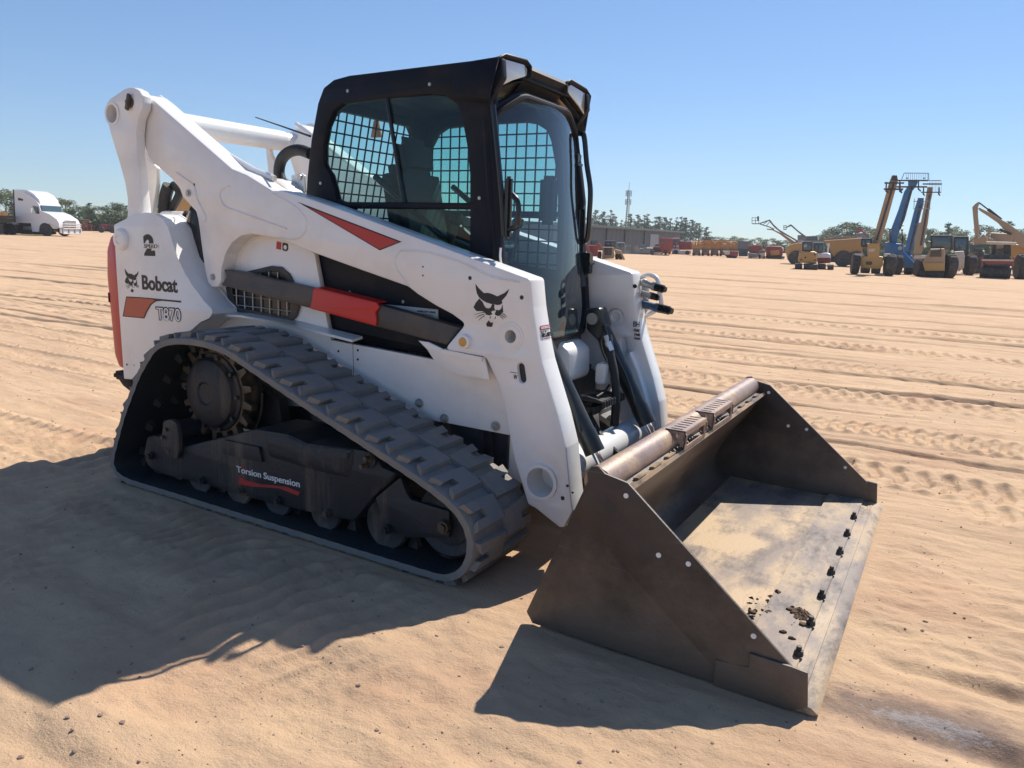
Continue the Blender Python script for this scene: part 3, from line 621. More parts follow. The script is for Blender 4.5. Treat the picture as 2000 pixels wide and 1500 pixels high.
# rear wall with window opening
xw = .40
g = B(); ow = [(-.40, .75), (.40, .75), (.40, 1.98), (.34, 2.02), (-.34, 2.02), (-.40, 1.98)]
iw = fillet([(-.385, 1.40), (.36, 1.40), (.36, 1.84), (.26, 1.94), (-.29, 1.94), (-.385, 1.86)], .04)
shr = Matrix(((1, 0, .20, -.30), (0, 1, 0, 0), (0, 0, 1, 0), (0, 0, 0, 1)))
g.plate([ow, iw], xw-.02, xw+.02, .003, axis='X', Mx=shr); rw = g.build('rear_wall', M['black'], cab)
def mesh_screen(poly, plane, pos, st, par, name='window_screen', Mx=None, wd=.0045):
    g = B()
    for hz in (True, False):
        for (a0, b0), (a1, b1) in clip_lines(poly, hz, st, st*.55):
            P = [(a0, pos, b0), (a1, pos, b1)] if plane == 'Y' else [(pos, a0, b0), (pos, a1, b1)]
            P = [Vector(p) for p in P]
            if Mx is not None: P = [Mx @ p for p in P]
            g.tube(P, wd, n=6)
    return g.build(name, M['black'], par)
mesh_screen(iw, 'X', xw, .058, cab, Mx=shr)
mesh_screen(w1, 'Y', -CY-.03, .062, cab); mesh_screen(w2, 'Y', -CY-.03, .062, cab)
# glazing
g = B(); g.plate(w1, CY+.018, CY+.023); sw_ = g.build('side_window', M['glass'], cab)
g = B(); g.plate(w2, CY+.018, CY+.023); g.build('side_window', M['glass'], cab)
g = B(); a, b = onY(755, 190, CY+.01), onY(788, 396, CY+.01); g.tube([(a.x, CY+.012, a.z), (b.x, CY+.012, b.z)], .010, n=6); g.build('window_frame', M['blackg'], sw_)
g = B(); g.plate(w1, -CY-.020, -CY-.015); g.build('side_window', M['glass'], cab)
g = B()
for q in ((680, 178), (840, 165), (627, 358), (937, 387), (687, 516 )): c = onY(*q, CY); g = B(); g.cyl((c.x, CY+.002, c.z), (c.x, CY-.006, c.z), .0075, n=10); g.build('cab_bolt', M['zinc'], cab)
for q in ((699, 569), (725, 582), (802, 588)): c = onY(*q, CY); g = B(); g.cyl((c.x, CY+.002, c.z), (c.x, YB+.032, c.z), .0075, n=10); g.build('cab_bolt', M['zinc'], cab)
# inside: floor, seat, bars, console, hanging pouch
g = B(); g.box((1.0, 0, .82), (1.0, .78, .04)); g.box((.62, 0, 1.05), (.20, .76, .50), bev=.03); g.box((.60, 0, 1.33), (.2, .78, .05), bev=.02); g.build('cab_floor', M['seat'], cab)
g = B(); g.box((.93, 0, 1.12), (.46, .46, .14), bev=.05); g.box((.76, 0, 1.42), (.13, .42, .56), rot=('Y', R(-12)), bev=.05); g.box((.735, 0, 1.74), (.10, .27, .20), rot=('Y', R(-8)), bev=.05)
g.box((.98, -.29, 1.24), (.34, .07, .07), bev=.03); g.box((.98, .29, 1.24), (.34, .07, .07), bev=.03); g.build('operator_seat', M['seat'], cab)
g = B(); g.cyl((1.16, -.30, 1.22), (1.20, -.29, 1.40), .018); g.sphere((1.205, -.29, 1.43), .035); g.cyl((1.16, .30, 1.22), (1.20, .29, 1.40), .018); g.sphere((1.205, .29, 1.43), .035)
g.tube([(.75, -.33, 1.62), (1.15, -.33, 1.35), (1.22, -.20, 1.30), (1.22, .20, 1.30), (1.15, .33, 1.35), (.75, .33, 1.62)], .016); g.box((1.36, -.36, 1.75), (.05, .05, .22), bev=.01); g.box((1.36, .33, 1.55), (.09, .07, .25), bev=.02); g.build('joystick', M['blackg'], cab)
for s in (-1, 1): g = B(); g.tube([(1.43, s*.385, 1.98), (1.50, s*.395, 1.0)], .035); g.build('cab_pillar', M['black'], cab)
g = B(); c = onY(735, 250, .10); g.plate([(c.x-.035, c.z-.05), (c.x+.035, c.z-.05), (c.x+.012, c.z+.04), (c.x-.012, c.z+.04)], c.y-.01, c.y+.01, .004); g.tube([(c.x, c.y, c.z+.04), (c.x, c.y, c.z+.2)], .002, n=5); g.build('hanging_tag', M['orange'], cab)
# front door: bowed glass in a black frame
DW = .415
def door_x(y, z): return 1.450 + .075*(1-(y/.42)**2) + (1.93-z)*.12
def door_pt(t):                                    # outline, counter-clockwise from lower near corner
    return t
dz0, dz1 = .915, 1.955
no = 60
oc = fillet([(-DW, dz0+.13), (-DW+.16, dz0-.02), (DW-.13, dz0-.02), (DW, dz0+.10), (DW, dz1-.09), (DW-.19, dz1+.01), (-DW+.19, dz1+.01), (-DW, dz1-.09)], [.05, .05, .08, .08, .1, .15, .15, .1], 6)
g = B(); NY, NZ = 18, 24
vs = []; fs = []
def inside(pt, poly):
    x, y = pt; c = False
    for i in range(len(poly)):
        (x0, y0), (x1, y1) = poly[i-1], poly[i]
        if (y0 > y) != (y1 > y) and x < (x1-x0)*(y-y0)/(y1-y0)+x0: c = not c
    return c
rows = []
for j in range(NZ+1):
    z = dz0-.02+(dz1-dz0+.03)*(j/NZ); z = min(max(z, dz0-.0199), dz1+.0099)
    xs = []
    for i in range(len(oc)):
        a, b = oc[i-1], oc[i]
        if (a[1]-z)*(b[1]-z) <= 0 and a[1] != b[1]: xs.append(a[0]+(b[0]-a[0])*(z-a[1])/(b[1]-a[1]))
    lo_, hi_ = min(xs), max(xs); rows.append([(door_x(lo_+(hi_-lo_)*k/NY, z), lo_+(hi_-lo_)*k/NY, z) for k in range(NY+1)])
for r_ in rows: vs += r_
for j in range(NZ):
    for k in range(NY): a = j*(NY+1)+k; fs.append((a, a+1, a+NY+2, a+NY+1))
g.faces(vs, fs); door = g.build('front_door', M['glassf'], cab, norm=False)
g = B(); P = [(door_x(y, z)+.002, y, z) for y, z in oc]; g.tube(P, .016, n=8, closed=True); P = [(door_x(y, z)-.02, y*1.03, (z-1.43)*1.02+1.43) for y, z in oc]; g.tube(P, .02, n=8, closed=True); g.build('door_frame', M['black'], door)
g = B(); vs = []; fs = []; ring = [i for i in range(len(oc)) if oc[i][1] < 1.30]
ring.sort(key=lambda i: math.atan2(oc[i][1]-1.45, oc[i][0])); 
for i in ring:
    y, z = oc[i]; k = min(1, max(0, (1.30-z)/.2)); yo, zo = y*(1+.07*k), z-(.085*min(1, max(0, (1.02-z)/.10)))
    vs += [(door_x(y, z)-.004, y, z), (door_x(yo, z)-.010, yo, zo), (door_x(yo, z)-.11, yo*.97, zo+.01), (door_x(y, z)-.10, y*.97, z)]
for a in range(len(ring)-1):
    for j in range(4): p_, q_ = a*4+j, a*4+(j+1) % 4; fs.append((p_, q_, q_+4, p_+4))
fs += [(0, 1, 2, 3), tuple(len(vs)-4+j for j in (3, 2, 1, 0))]
g.faces(vs, fs); g.build('door_skirt', M['bar'], door)
# door hinge tube on the near side, with handle
g = B(); a, b, c_, d_ = onY(963, 205, CY-.005), onY(975, 330, CY-.01), onY(981, 400, CY-.01), onY(984, 462, CY-.01)
g.tube([a, b, c_, d_], .012, n=10); g.build('door_bar', M['blackg'], door)
g = B(); a, b = onY(992, 362, CY), onY(992, 450, CY)
g.box((a+b)/2+Vector((0.0, .0, 0)), (.035, .03, .26), bev=.01)
g.tube(bez([onY(1000, 380, CY-.015), onY(1010, 392, CY-.02), onY(1013, 410, CY-.02), onY(1012, 432, CY-.02), onY(1005, 444, CY-.015), onY(994, 448, CY-.01)], 6), .012); g.build('door_handle', M['blackg'], door)
# lower front skirt of the cab
g = B(); sk = fillet([(-.43, 1.02), (-.28, .86), (.30, .86), (.42, .95), (.435, 1.15), (.435, .86), (.40, .72), (-.43, .72)], [0, .03, .06, .05, 0, .05, .05, 0])
g.plate(sk, 1.44, 1.475, .008, axis='X'); g.box((1.49, 0, .855), (.07, .80, .05), bev=.02); g.build('cab_front_skirt', M['dark'], cab)
for s in (-1, 1): g = B(); g.plate(fillet([(1.36, 2.0), (1.44, 1.97), (1.535, .98), (1.50, .78), (1.40, .78)], .02), s*.405, s*.438, .006); g.build('cab_front_pillar', M['black'], cab)
# lamp hoods and visor
for s in (-1, 1):
    ho = [(-.40, 2.105), (-.22, 2.118), (-.178, 2.10), (-.178, 2.055), (-.21, 2.035), (-.33, 2.0), (-.43, 1.95), (-.47, 1.905), (-.475, 1.93), (-.455, 2.08)]
    le = [(-.415, 2.085), (-.235, 2.097), (-.205, 2.085), (-.205, 2.06), (-.225, 2.050), (-.33, 2.015), (-.40, 1.985), (-.43, 2.0)]
    if s > 0: ho = [(-a, b) for a, b in ho]; le = [(-a, b) for a, b in le]
    if s > 0: ho = ho[::-1]
    # hood: a tapering box running back along the roof edge
    back = [(y*.92 if abs(y) > .3 else y, z-.02) for y, z in ho]
    g = B(); n = len(ho); F = [(1.515+(0 if z > 2.05 else -.03), y, z) for y, z in ho]; K = [(1.28, y*.955 if abs(y) > .3 else y*1.15, min(z, 2.065)+(0.03 if z < 1.95 else 0)) for y, z in ho]
    I = [(F[i][0]-.004, ho[i][0]*.0+le_c[0]*0+ho[i][0], ho[i][1]) for i in range(n)] if False else None
    g.faces(F+K, [(i, (i+1) % n, n+(i+1) % n, n+i) for i in range(n)]+[list(range(n, 2*n))])
    hood_ = g.build('lamp_housing', M['black'], cab)
    sol = hood_.modifiers.new('thickness', 'SOLIDIFY'); sol.thickness = .008; sol.offset = 0
    g = B(); yc_ = sum(a for a, b in le)/len(le); g.faces([(1.505, y, z) for y, z in le]+[(1.47, yc_+(y-yc_)*.7, 2.045+(z-2.045)*.7) for y, z in le], [(i, (i+1) % len(le), len(le)+(i+1) % len(le), len(le)+i) for i in range(len(le))]+[list(range(len(le), 2*len(le)))])
    wl = g.build('work_light', M['bronze'], hood_)
    g = B(); g.plate(le, 1.500, 1.507, .001, axis='X'); ln = g.build('lens', M['lens'], wl)
g = B(); vs = []; fs = []
N = 14
for k in range(N+1):
    y = -.19+.38*k/N
    vs += [(1.30, y, 2.108), (1.50, y, 2.104), (1.515, y, 2.085), (1.44, y, 2.0), (1.42, y, 1.975), (1.35, y, 1.985)]
for k in range(N):
    for j in range(6): a, b = k*6+j, k*6+(j+1) % 6; fs.append((a, b, b+6, a+6))
fs += [list(range(6)), list(range(N*6, N*6+6))]
g.faces(vs, fs); g.build('visor', M['black'], cab)
for s in (-1, 1):
    g = B(); g.faces([(1.475, s*.19, 2.06), (1.44, s*.43, 1.95), (1.42, s*.44, 1.88), (1.41, s*.40, 1.93), (1.41, s*.18, 1.99)], [(0, 1, 2, 3, 4)]); g.build('lamp_underside', M['bronze'], cab)
# mirror loop, strobes and wiper on the far door edge
yf = .41
g = B(); g.tube(bez([onY(q[0], q[1], yf) for q in ((1093, 266), (1110, 262), (1134, 261), (1141, 268), (1146, 320), (1153, 370), (1151, 420), (1148, 462), (1140, 472), (1130, 470))], 5), .0135)
g.tube(bez([onY(q[0], q[1], yf) for q in ((1093, 266), (1089, 275), (1092, 310), (1098, 350), (1108, 400), (1118, 460), (1124, 480))], 5), .008); g.build('grab_loop', M['blackg'], door)
for q, sz in (((1124, 322), (.045, .05, .11)), ((1147, 514), (.045, .05, .11))):
    c = onY(*q, yf); g = B(); g.box(c, sz, bev=.005); g.box(c+Vector((.012, 0, 0)), (.035, .054, .012)); g.cyl(c+Vector((0, 0, -.05)), c+Vector((-.01, 0, -.08)), .010); g.build('strobe_lamp', M['blackg'], door)
g = B(); g.tube([onY(1100, 275, yf-.02), onY(1112, 380, yf-.02), onY(1128, 480, yf-.02), onY(1140, 560, yf-.02)], .017, n=8); g.tube([onY(1105, 395, .3), onY(1102, 450, .28), onY(1096, 540, .2)], .004, n=6)
g.tube([onY(1133, 410, yf-.05), onY(1128, 500, .35), onY(1116, 575, .3)], .005, n=6); g.tube([onY(1142, 408, yf), onY(1140, 470, yf), onY(1131, 560, .36)], .004, n=6); g.cyl(onY(1118, 409, yf), onY(1142, 407, yf), .014); g.cyl(onY(1124, 585, .33), onY(1108, 590, .30), .015); g.box(onY(1100, 590, .27), (.04, .06, .05), bev=.01)
g.tube([onY(1125, 500, .36), onY(1106, 575, .30)], .012, n=6)
g.build('wiper', M['blackg'], door)
# antenna, tag wire, top hose and hinge bracket behind the cab
g = B(); g.tube([onY(499, 229, -.10), onY(540, 243, -.2), onY(606, 266, -.36)], .0035, n=6, rr=[.003, .004, .006]); g.build('antenna', M['decal'], cab)
g = B(); g.tube(bez([onY(q[0], q[1], -.25) for q in ((549, 352), (545, 335), (550, 312), (565, 297), (585, 293), (606, 300))], 6), .030, n=14); g.build('hydraulic_hose', M['hose'], L)
g = B(); pb = XZ(-.33, (571, 343), (590, 338), (597, 343), (599, 375), (594, 380), (572, 352)); g.plate(fillet(pb, .01), -.34, -.325, .003); pb = XZ(-.36, (535, 352), (550, 349), (570, 352), (584, 365), (595, 382), (540, 372)); g.plate(fillet(pb, .02), -.47, -.33, .03)
g.build('cab_mount', M['white'], L)
g = B(); c = onY(585, 346, -.345); g.cyl((c.x, -.345, c.z), (c.x, -.350, c.z), .016); g.build('bolt', M['zinc'], L)
g = B(); 
g.tube(bez([onY(q[0], q[1], -.46) for q in ((330, 362), (323, 385), (322, 420), (326, 470), (345, 520))], 6), .034, n=12)
g.tube(bez([onY(q[0], q[1], -.44) for q in ((338, 360), (350, 375), (343, 395), (330, 415))], 6), .022, n=10); g.tube(bez([onY(q[0], q[1], -.50) for q in ((366, 414), (360, 420), (357, 450), (352, 490))], 6), .010, n=8); g.box(onY(348, 423, -.47), (.08, .05, .05), bev=.015)
g.build('hydraulic_hose', M['hose'], L)
g = B(); g.tube([onY(371, 412, -.57), onY(363, 440, -.57), onY(358, 480, -.57)], .005, n=6); g.build('hydraulic_line', M['steel'], L)
g = B(); g.tube(bez([onY(978, 484, CY-.03), onY(977, 500, CY-.03), onY(979, 515, CY-.03), onY(983, 522, CY-.03)], 5), .005, n=6); g.build('paper_tag', M['decalwhite'], cab)

# ---- tracks
out = [onY(q[0], q[1], YT0) for q in ((213, 900), (232, 800), (262, 720), (297, 668), (330, 652), (365, 650), (400, 655), (440, 668), (600, 771), (800, 901), (880, 957))]
prof = [(v.x, v.z) for v in out]
front = [(1.775, .31), (1.80, .24), (1.785, .13), (1.74, .06), (1.68, .025)]
prof = [(-.520, .13), (-.385, .407), (-.235, .64), (-.10, .79), (-.02, .83), (.08, .853), (.19, .862), (.312, .861), (.45, .845), (.952, .662), (1.30, .541), (1.53, .46), (1.68, .40)] + [(1.77, .345), (1.825, .27), (1.838, .20), (1.825, .11), (1.775, .035), (1.69, -.010)] + [(1.2, -.012), (.6, -.012), (.1, -.012), (-.34, -.014), (-.45, 0), (-.512, .05)]
# resample the closed loop evenly
def closed_path(pts, N):
    P = [Vector((a, b, 0)) for a, b in pts]; n = len(P); C = []
    for i in range(n):
        a, b, c, d = P[i-1], P[i], P[(i+1) % n], P[(i+2) % n]
        L_ = (c-b).length; m = max(3, int(L_/.02)) 
        for k in range(m):
            t = k/m
            if L_ > .22: q = b.lerp(c, t)
            else: q = .5*((2*b)+(c-a)*t*min(1, L_/max((b-a).length, 1e-4)+.0)+(2*a-5*b+4*c-d)*0*t*t) if False else b.lerp(c, t)
            C.append(q)
    for _ in range(7): C = [(C[i-1]+C[i]*2+C[(i+1) % len(C)])/4 for i in range(len(C))]
    D = [0]
    for i in range(len(C)): D.append(D[-1]+(C[(i+1) % len(C)]-C[i]).length)
    T = D[-1]
    def at(s):
        s %= T; lo, hi = 0, len(C)
        while hi-lo > 1:
            m = (lo+hi)//2
            if D[m] <= s: lo = m
            else: hi = m
        t = (s-D[lo])/(D[lo+1]-D[lo]); a, b = C[lo], C[(lo+1) % len(C)]
        p = a.lerp(b, t)
        a2, b2 = C[(lo-2) % len(C)], C[(lo+3) % len(C)]; d = (b2-a2).normalized()
        return p, d, Vector((-d.y, d.x, 0))                # the loop runs clockwise: this normal points outward
    return at, T
at, TL = closed_path(prof, 200)
NP = 32; pitch = TL/NP
LUG = .024; BAND = .036
def tp3(s, y, n):
    p, d, nn = at(s); q = p+nn*(n-LUG); return (q.x, y, q.y)
g = B(); NS = 260
vs = []; fs = []; sec = [(YT0, -.004), (YT0+.012, 0), (YT1-.012, 0), (YT1, -.004), (YT1, -BAND+.004), (YT1-.02, -BAND), (YT0+.02, -BAND), (YT0, -BAND+.004)]
for i in range(NS):
    wob = .0015*math.sin(i*1.7)
    for y, n in sec: vs.append(tp3(TL*i/NS, y+(wob if abs(y-YT0) < .013 else 0), n))
for i in range(NS):
    for j in range(8): a, b = i*8, ((i+1) % NS)*8; fs.append((a+j, a+(j+1) % 8, b+(j+1) % 8, b+j))
g.faces(vs, [f for i, f in enumerate(fs) if i % 8 not in (4, 5, 6)]); g.mi = 1; g.faces(vs, [f for i, f in enumerate(fs) if i % 8 in (4, 5, 6)]); g.mi = 0
def lug(s0, poly, top, h=LUG, flare=.008):
    n = len(poly); cxs = sum(p[0] for p in poly)/n; cys = sum(p[1] for p in poly)/n
    base = [tp3(s0+cxs+(a-cxs)*1.0+(flare if a > cxs else -flare), b+(flare*.5 if b > cys else -flare*.5), -.002) for a, b in poly]
    tops = [tp3(s0+a, b, h) for a, b in poly]
    # faces: walls + top quads given as index lists
    g.faces(base+tops, [(i, (i+1) % n, n+(i+1) % n, n+i) for i in range(n)]+[[n+i for i in f] for f in top])
LL = pitch*.70
for k in range(NP):
    s0 = k*pitch
    a0, a1, b0, b1 = 0, LL, YT0+.010, -0.792
    m0, m1, mb = LL*.40, LL*.68, b0+.085
    P = [(a0, b0), (m0, b0+.02), (m0, mb), (m1, mb), (m1, b0+.02), (a1, b0), (a1, b1), (a0+.012, b1+.004)]
    lug(s0, P, [(0, 1, 2, 7), (2, 3, 6, 7), (3, 4, 5, 6)])
    P = [(a0, YT1-.010), (m0, YT1-.03), (m0, YT1-.09), (m1, YT1-.09), (m1, YT1-.03), (a1, YT1-.010), (a1, -.778), (a0+.012, -.782)]
    lug(s0+pitch*.5, P[::-1], [(7, 6, 5, 0), (5, 4, 1, 0), (4, 3, 2, 1)])
    # bridge between the rows
    lug(s0+LL*.8, [(0, -.80), (.03, -.80), (.03, -.76), (0, -.76)], [(0, 1, 2, 3)], h=LUG*.5)
    # inner drive lugs
    for yy in (-.842, -.742):
        p, d, nn = at(s0+pitch*.25); 
        vs = []
        for (hs, hy, n_) in ((.026, .019, -BAND), (.013, .010, -BAND-.042)):
            for sx, sy in ((-1, -1), (1, -1), (1, 1), (-1, 1)): q = p+d*(sx*hs)+nn*(n_-LUG); vs.append((q.x, yy+sy*hy, q.y))
        g.mi = 1; g.faces(vs, [(4, 5, 6, 7), (0, 1, 5, 4), (1, 2, 6, 5), (2, 3, 7, 6), (3, 0, 4, 7)]); g.mi = 0
trk = g.build('rubber_track', [M['rubber'], M['rubber_in']], L, ang=40)
trk2 = mirror(trk, L)

# sprocket and final drive
sc = Vector((.145, -.80, .545))
g = B(); teeth = []
nT = 17; ra_, rb_ = .262, .208
for k in range(nT):
    for f_, r_ in ((0, rb_), (.22, rb_), (.36, ra_), (.64, ra_), (.78, rb_)):
        a = 2*math.pi*(k+f_)/nT; teeth.append((sc.x+r_*math.cos(a), sc.z+r_*math.sin(a)))
g.plate([teeth, circ(sc.x, sc.z, .16)], -.825, -.785, .006)
spk = g.build('drive_sprocket', M['sprocket'], L)
g = B(); g.lathe((sc.x, -.70, sc.z), (0, -1, 0), [(0, .20), (.12, .20), (.135, .195), (.14, .178), (.150, .172), (.165, .165), (.180, .135), (.186, .06), (.178, .05), (.178, 0)], 48); hub = g.build('final_drive', M['frame'], spk)
g = B()
for k in range(10):
    a = 2*math.pi*k/10; c = (sc.x+.187*math.cos(a), sc.z+.187*math.sin(a)); g = B(); g.cyl((c[0], -.84, c[1]), (c[0], -.858, c[1]), .011, n=6); g.build('bolt', M['frame'], spk)
s2_ = mirror(spk, L); mirror(hub, s2_)

# undercarriage frame
g = B()
YF = -.925
uf = [(286, 854), (300, 850), (345, 860), (362, 872), (400, 862), (430, 856), (480, 843), (500, 838), (560, 847), (600, 866), (653, 872), (692, 877), (712, 880), (732, 893), (745, 912), (775, 925), (762, 942), (729, 971), (706, 1000), (690, 1019), (646, 1010), (602, 1001), (530, 985), (459, 965), (425, 955), (392, 943), (358, 938), (320, 928), (300, 920), (286, 908), (280, 886)]
g.plate(fillet(XZ(YF, *uf), .01), YF, -.66, .012)
# bulging torsion tube housing
bg = XZ(YF-.01, (510, 846), (560, 850), (600, 868), (653, 872), (692, 877), (690, 905), (680, 940), (600, 920), (520, 895)); 
g.plate(fillet(bg, .04), YF-.012, -.70, .035)
uframe = g.build('track_frame', M['frame'], L)
g = B(); yk = [(733, 973), (760, 950), (782, 932), (786, 943), (793, 962), (802, 976), (840, 988), (877, 999), (877, 1051), (795, 1050), (780, 1040), (761, 1030), (745, 1010)]
g.plate(fillet(XZ(YF+.005, *yk), .01), YF+.005, YF+.03, .004); yoke = g.build('idler_yoke', M['frame'], L)
g = B(); lp = fillet(XZ(YF-.02, (322, 822), (335, 818), (348, 826), (352, 850), (353, 880), (348, 897), (330, 890), (316, 870)), .02); g.plate(lp, YF-.03, YF-.002, .006); 
c = onY(330, 845, YF-.03); g.cyl((c.x, YF-.02, c.z), (c.x, -.60, c.z), .052, n=28); g.build('torsion_axle_lug', M['frame'], uframe)
for (q, r) in (((331, 845), .034), ((330, 838), .014), ((324, 853), .014), ((331, 882), .022), ((292, 891), .02), ((392, 939), .02), ((468, 957), .02), ((541, 979), .02), ((637, 1004), .02), ((718, 899), .034), ((720, 894), .015), ((712, 909), .015), ((864, 1031), .026), ((752, 1036), .022)):
    c = onY(*q, YF-.02); g = B(); d0 = -.012 if r == .034 else -.02
    g.cyl((c.x, YF+.003, c.z), (c.x, YF+d0, c.z), r, n=24)
    if r < .034: g.cyl((c.x, YF+d0, c.z), (c.x, YF-.032-(.014 if r < .016 else 0), c.z), r*.72, n=6)
    g.build('bolt', M['frame'] if r in (.034, .02, .022) else M['sprocket'], uframe)
g = B(); c = [(v.x, v.z) for v in (onY(442, 858, YF), onY(510, 872, YF), onY(516, 902, YF), onY(440, 885, YF))]; g.plate(c, YF-.016, YF-.001, .003); g.build('cover_plate', M['frame'], uframe)
g = B(); px_text(g, 'Torsion Suspension', YF-.0005, (463, 925.5), (586, 956), (463, 909.5), bold=.012); g.build('lettering', M['decalwhite'], uframe)
g = B(); px_text(g, '5-Link', YF-.0005, (466, 912), (483, 916), (466, 908), bold=.005); swp = [(466, 929), (478, 937), (510, 946), (532, 947.5), (560, 951), (586, 961), (583, 968), (565, 961), (546, 953.5), (515, 951), (493, 950), (466, 945), (468, 937)]
g.plate(XZ(YF-.0005, *swp), YF-.0025, YF-.0006); g.build('stripe_decal', M['decalred'], uframe)
for (xc, zc_, rr_) in ((.115, .125, .090), (.395, .125, .090), (.66, .125, .090), (.96, .125, .090), (1.31, .145, .110)):
    g = B()
    for yy in (-.885, -.765): g.lathe((xc, yy, zc_), (0, -1, 0), [(0, rr_*.9), (.006, rr_), (.022, rr_), (.028, rr_*.93), (.022, rr_*.78), (.014, rr_*.3), (.02, 0)], 32)
    g.cyl((xc, -.70, zc_), (xc, -.88, zc_), rr_*.6)
    o = g.build('track_roller', M['sprocket'] if False else M['frame'], L); mirror(o, L)
g = B(); ic = (1.62, .225)
for yy in (-.87, -.79): g.lathe((ic[0], yy, ic[1]), (0, -1, 0), [(0, .14), (.008, .15), (.03, .15), (.038, .14), (.028, .12), (.018, .05), (.03, .045), (.03, 0)], 40)
g.cyl((ic[0], -.70, ic[1]), (ic[0], -.90, ic[1]), .10); idl = g.build('front_idler', M['frame'], L); mirror(idl, L)
g = B(); g.box((.75, -.62, .42), (.22, .10, .45), bev=.01); g.tube(bez([onY(512, 768, -.75), onY(511, 800, -.75), onY(502, 830, -.75), onY(498, 850, -.75)]), .006, n=6); g.plate(XZ(-.64, (515, 760), (550, 780), (560, 850), (498, 850)), -.66, -.60, .005); g.build('frame_bracket', M['frame'], L)
m3 = mirror(uframe, L); mirror(yoke, L)

# ============================================================ bucket (part of the loader, its pieces one level down)
W = 1.067
bk = B()
floor_in = [(2.19, .055), (2.30, .030), (2.60, .026), (2.99, .024)]
backp = [(2.345, .565), (2.40, .535), (2.33, .42), (2.245, .30), (2.185, .19), (2.165, .12), (2.185, .062), (2.24, .036), (2.35, .030), (2.60, .026), (2.97, .024)]
sm = [(v.x, v.y) for v in bez([(a, b, 0) for a, b in backp[1:9]], 4)]
inn = [backp[0]]+sm+backp[9:]
def offs(pts, d):
    o = []
    for i in range(len(pts)):
        a = Vector(pts[max(i-1, 0)]); b = Vector(pts[min(i+1, len(pts)-1)]); t = (b-a).normalized(); o.append((pts[i][0]+t.y*d, pts[i][1]-t.x*d))
    return o
shell = inn + offs(inn, .014)[::-1] if False else inn + [(a, b) for a, b in reversed([(p[0]-.014*(1 if i < 22 else 0), p[1]-(.014 if i > 10 else .004)) for i, p in enumerate(inn)])]
bk.plate(shell, -W+.012, W-.012, 0)
bucket = bk.build('bucket', M['bfloor'], L)
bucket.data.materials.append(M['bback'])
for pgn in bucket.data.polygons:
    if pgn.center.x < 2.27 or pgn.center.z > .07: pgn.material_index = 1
# side plates
sp = [(2.290, .575), (2.285, .605), (2.300, .628), (2.325, .632), (2.350, .612), (2.430, .597), (2.985, .135), (3.00, .02), (2.96, .004), (2.108, .008), (2.082, .045)]
g = B(); g.plate(sp, -W, -W+.012, .002)
cz = [(2.62, .005), (2.62, .115), (2.985, .138), (3.030, .138), (3.041, .03), (3.0, .003)]
a_ = onY(1465, 1288, -W); cz = [(a_.x-.10, .005), (a_.x-.10, .09), (a_.x, .10), (a_.x, .145), (2.985, .142), (3.030, .138), (3.041, .03), (3.0, .004)]
spl = g.build('side_plate', M['bside'], bucket)
g = B(); g.plate(cz, -W-.012, -W-.0005, .002); cut = g.build('side_cutter', M['bside'], spl)
o2 = mirror(spl, bucket); mirror(cut, o2)
g = B(); 
q0, q1 = onY(1205, 955, -W), onY(1460, 1290, -W)
for s in (-1, 1):
    for q in ((1223, 968), (1286.6, 1084), (1344.7, 1101), (1472, 1242)):
        c = onY(*q, -W); g = B(); g.cyl((c.x, s*(W+.003), c.z), (c.x, s*(W-.016), c.z), .0085, n=14); g.build('bolt_hole_sky_disc', M['decalwhite'], bucket)  # white discs paint in the bright sky showing through the holes
# stiffening fold along the outer face
g = B(); a, b = (2.33, .555), (2.80, .09)
g.faces([(a[0]-.02, -W-.0003, a[1]+.02), (b[0]+.09, -W-.0003, b[1]+.02), (b[0]+.04, -W-.012, b[1]-.01), (a[0]-.04, -W-.012, a[1]-.02), (b[0]-.02, -W-.0003, b[1]-.05), (a[0]-.08, -W-.0003, a[1]-.10)], [(0, 1, 2, 3), (3, 2, 4, 5)])
o = g.build('side_fold', M['bside'], spl)
# top tube
g = B(); tc_ = (2.322, .575); TR = .050
g.cyl((tc_[0], -W+.012, tc_[1]), (tc_[0], W-.012, tc_[1]), TR, n=48); g.build('top_tube', M['btube'], bucket)
g = B(); g.plate([(2.352, .535), (2.405, .552), (2.412, .540), (2.36, .518)], -W+.014, W-.014, .001)
y = -1.0
while y < 1.0: g.box((2.388, y, .553), (.020, .085, .008), rot=('Y', R(-16)), bev=.002); y += .16
g.build('spill_lip', M['bedge'], bucket)
# two perforated step pads
def pad(y0, y1):
    g = B(); x0, x1, zt = 2.325, 2.412, .627; n = 7; dy = (y1-y0)/n
    holes = [slot((y0+dy*(k+.5)), 0, .008, .018) for k in range(n)]
    me_out = [(y0, -.042), (y1, -.042), (y1, .042), (y0, .042)]
    Mx = Matrix(((0, 1, 0, (x0+x1)/2), (1, 0, 0, 0), (0, 0, 1, zt), (0, 0, 0, 1)))
    g.plate([me_out]+holes, -.003, .003, 0, axis='Z', Mx=Mx)
    for yy in (y0, y1-.006): g.plate([[(x0, zt), (x1-.003, zt), (x1-.003, zt-.07), (x0+.055, zt-.045)], slot(x0+.055, zt-.02, .007, .005), slot(x0+.085, zt-.03, .007, .014)], yy, yy+.006)
    ym = (y0+y1)/2; hw = (y1-y0)/2
    Mx = Matrix.Translation((0, ym, 0))
    g.plate([[(-hw, zt), (hw, zt), (hw, zt-.078), (-hw, zt-.078)], fillet([(-hw+.025, zt-.02), (hw-.025, zt-.02), (hw-.025, zt-.062), (-hw+.025, zt-.062)], .01)], x1-.006, x1, 0, axis='X', Mx=Mx)
    return g.build('step_pad', M['btube'], bucket)
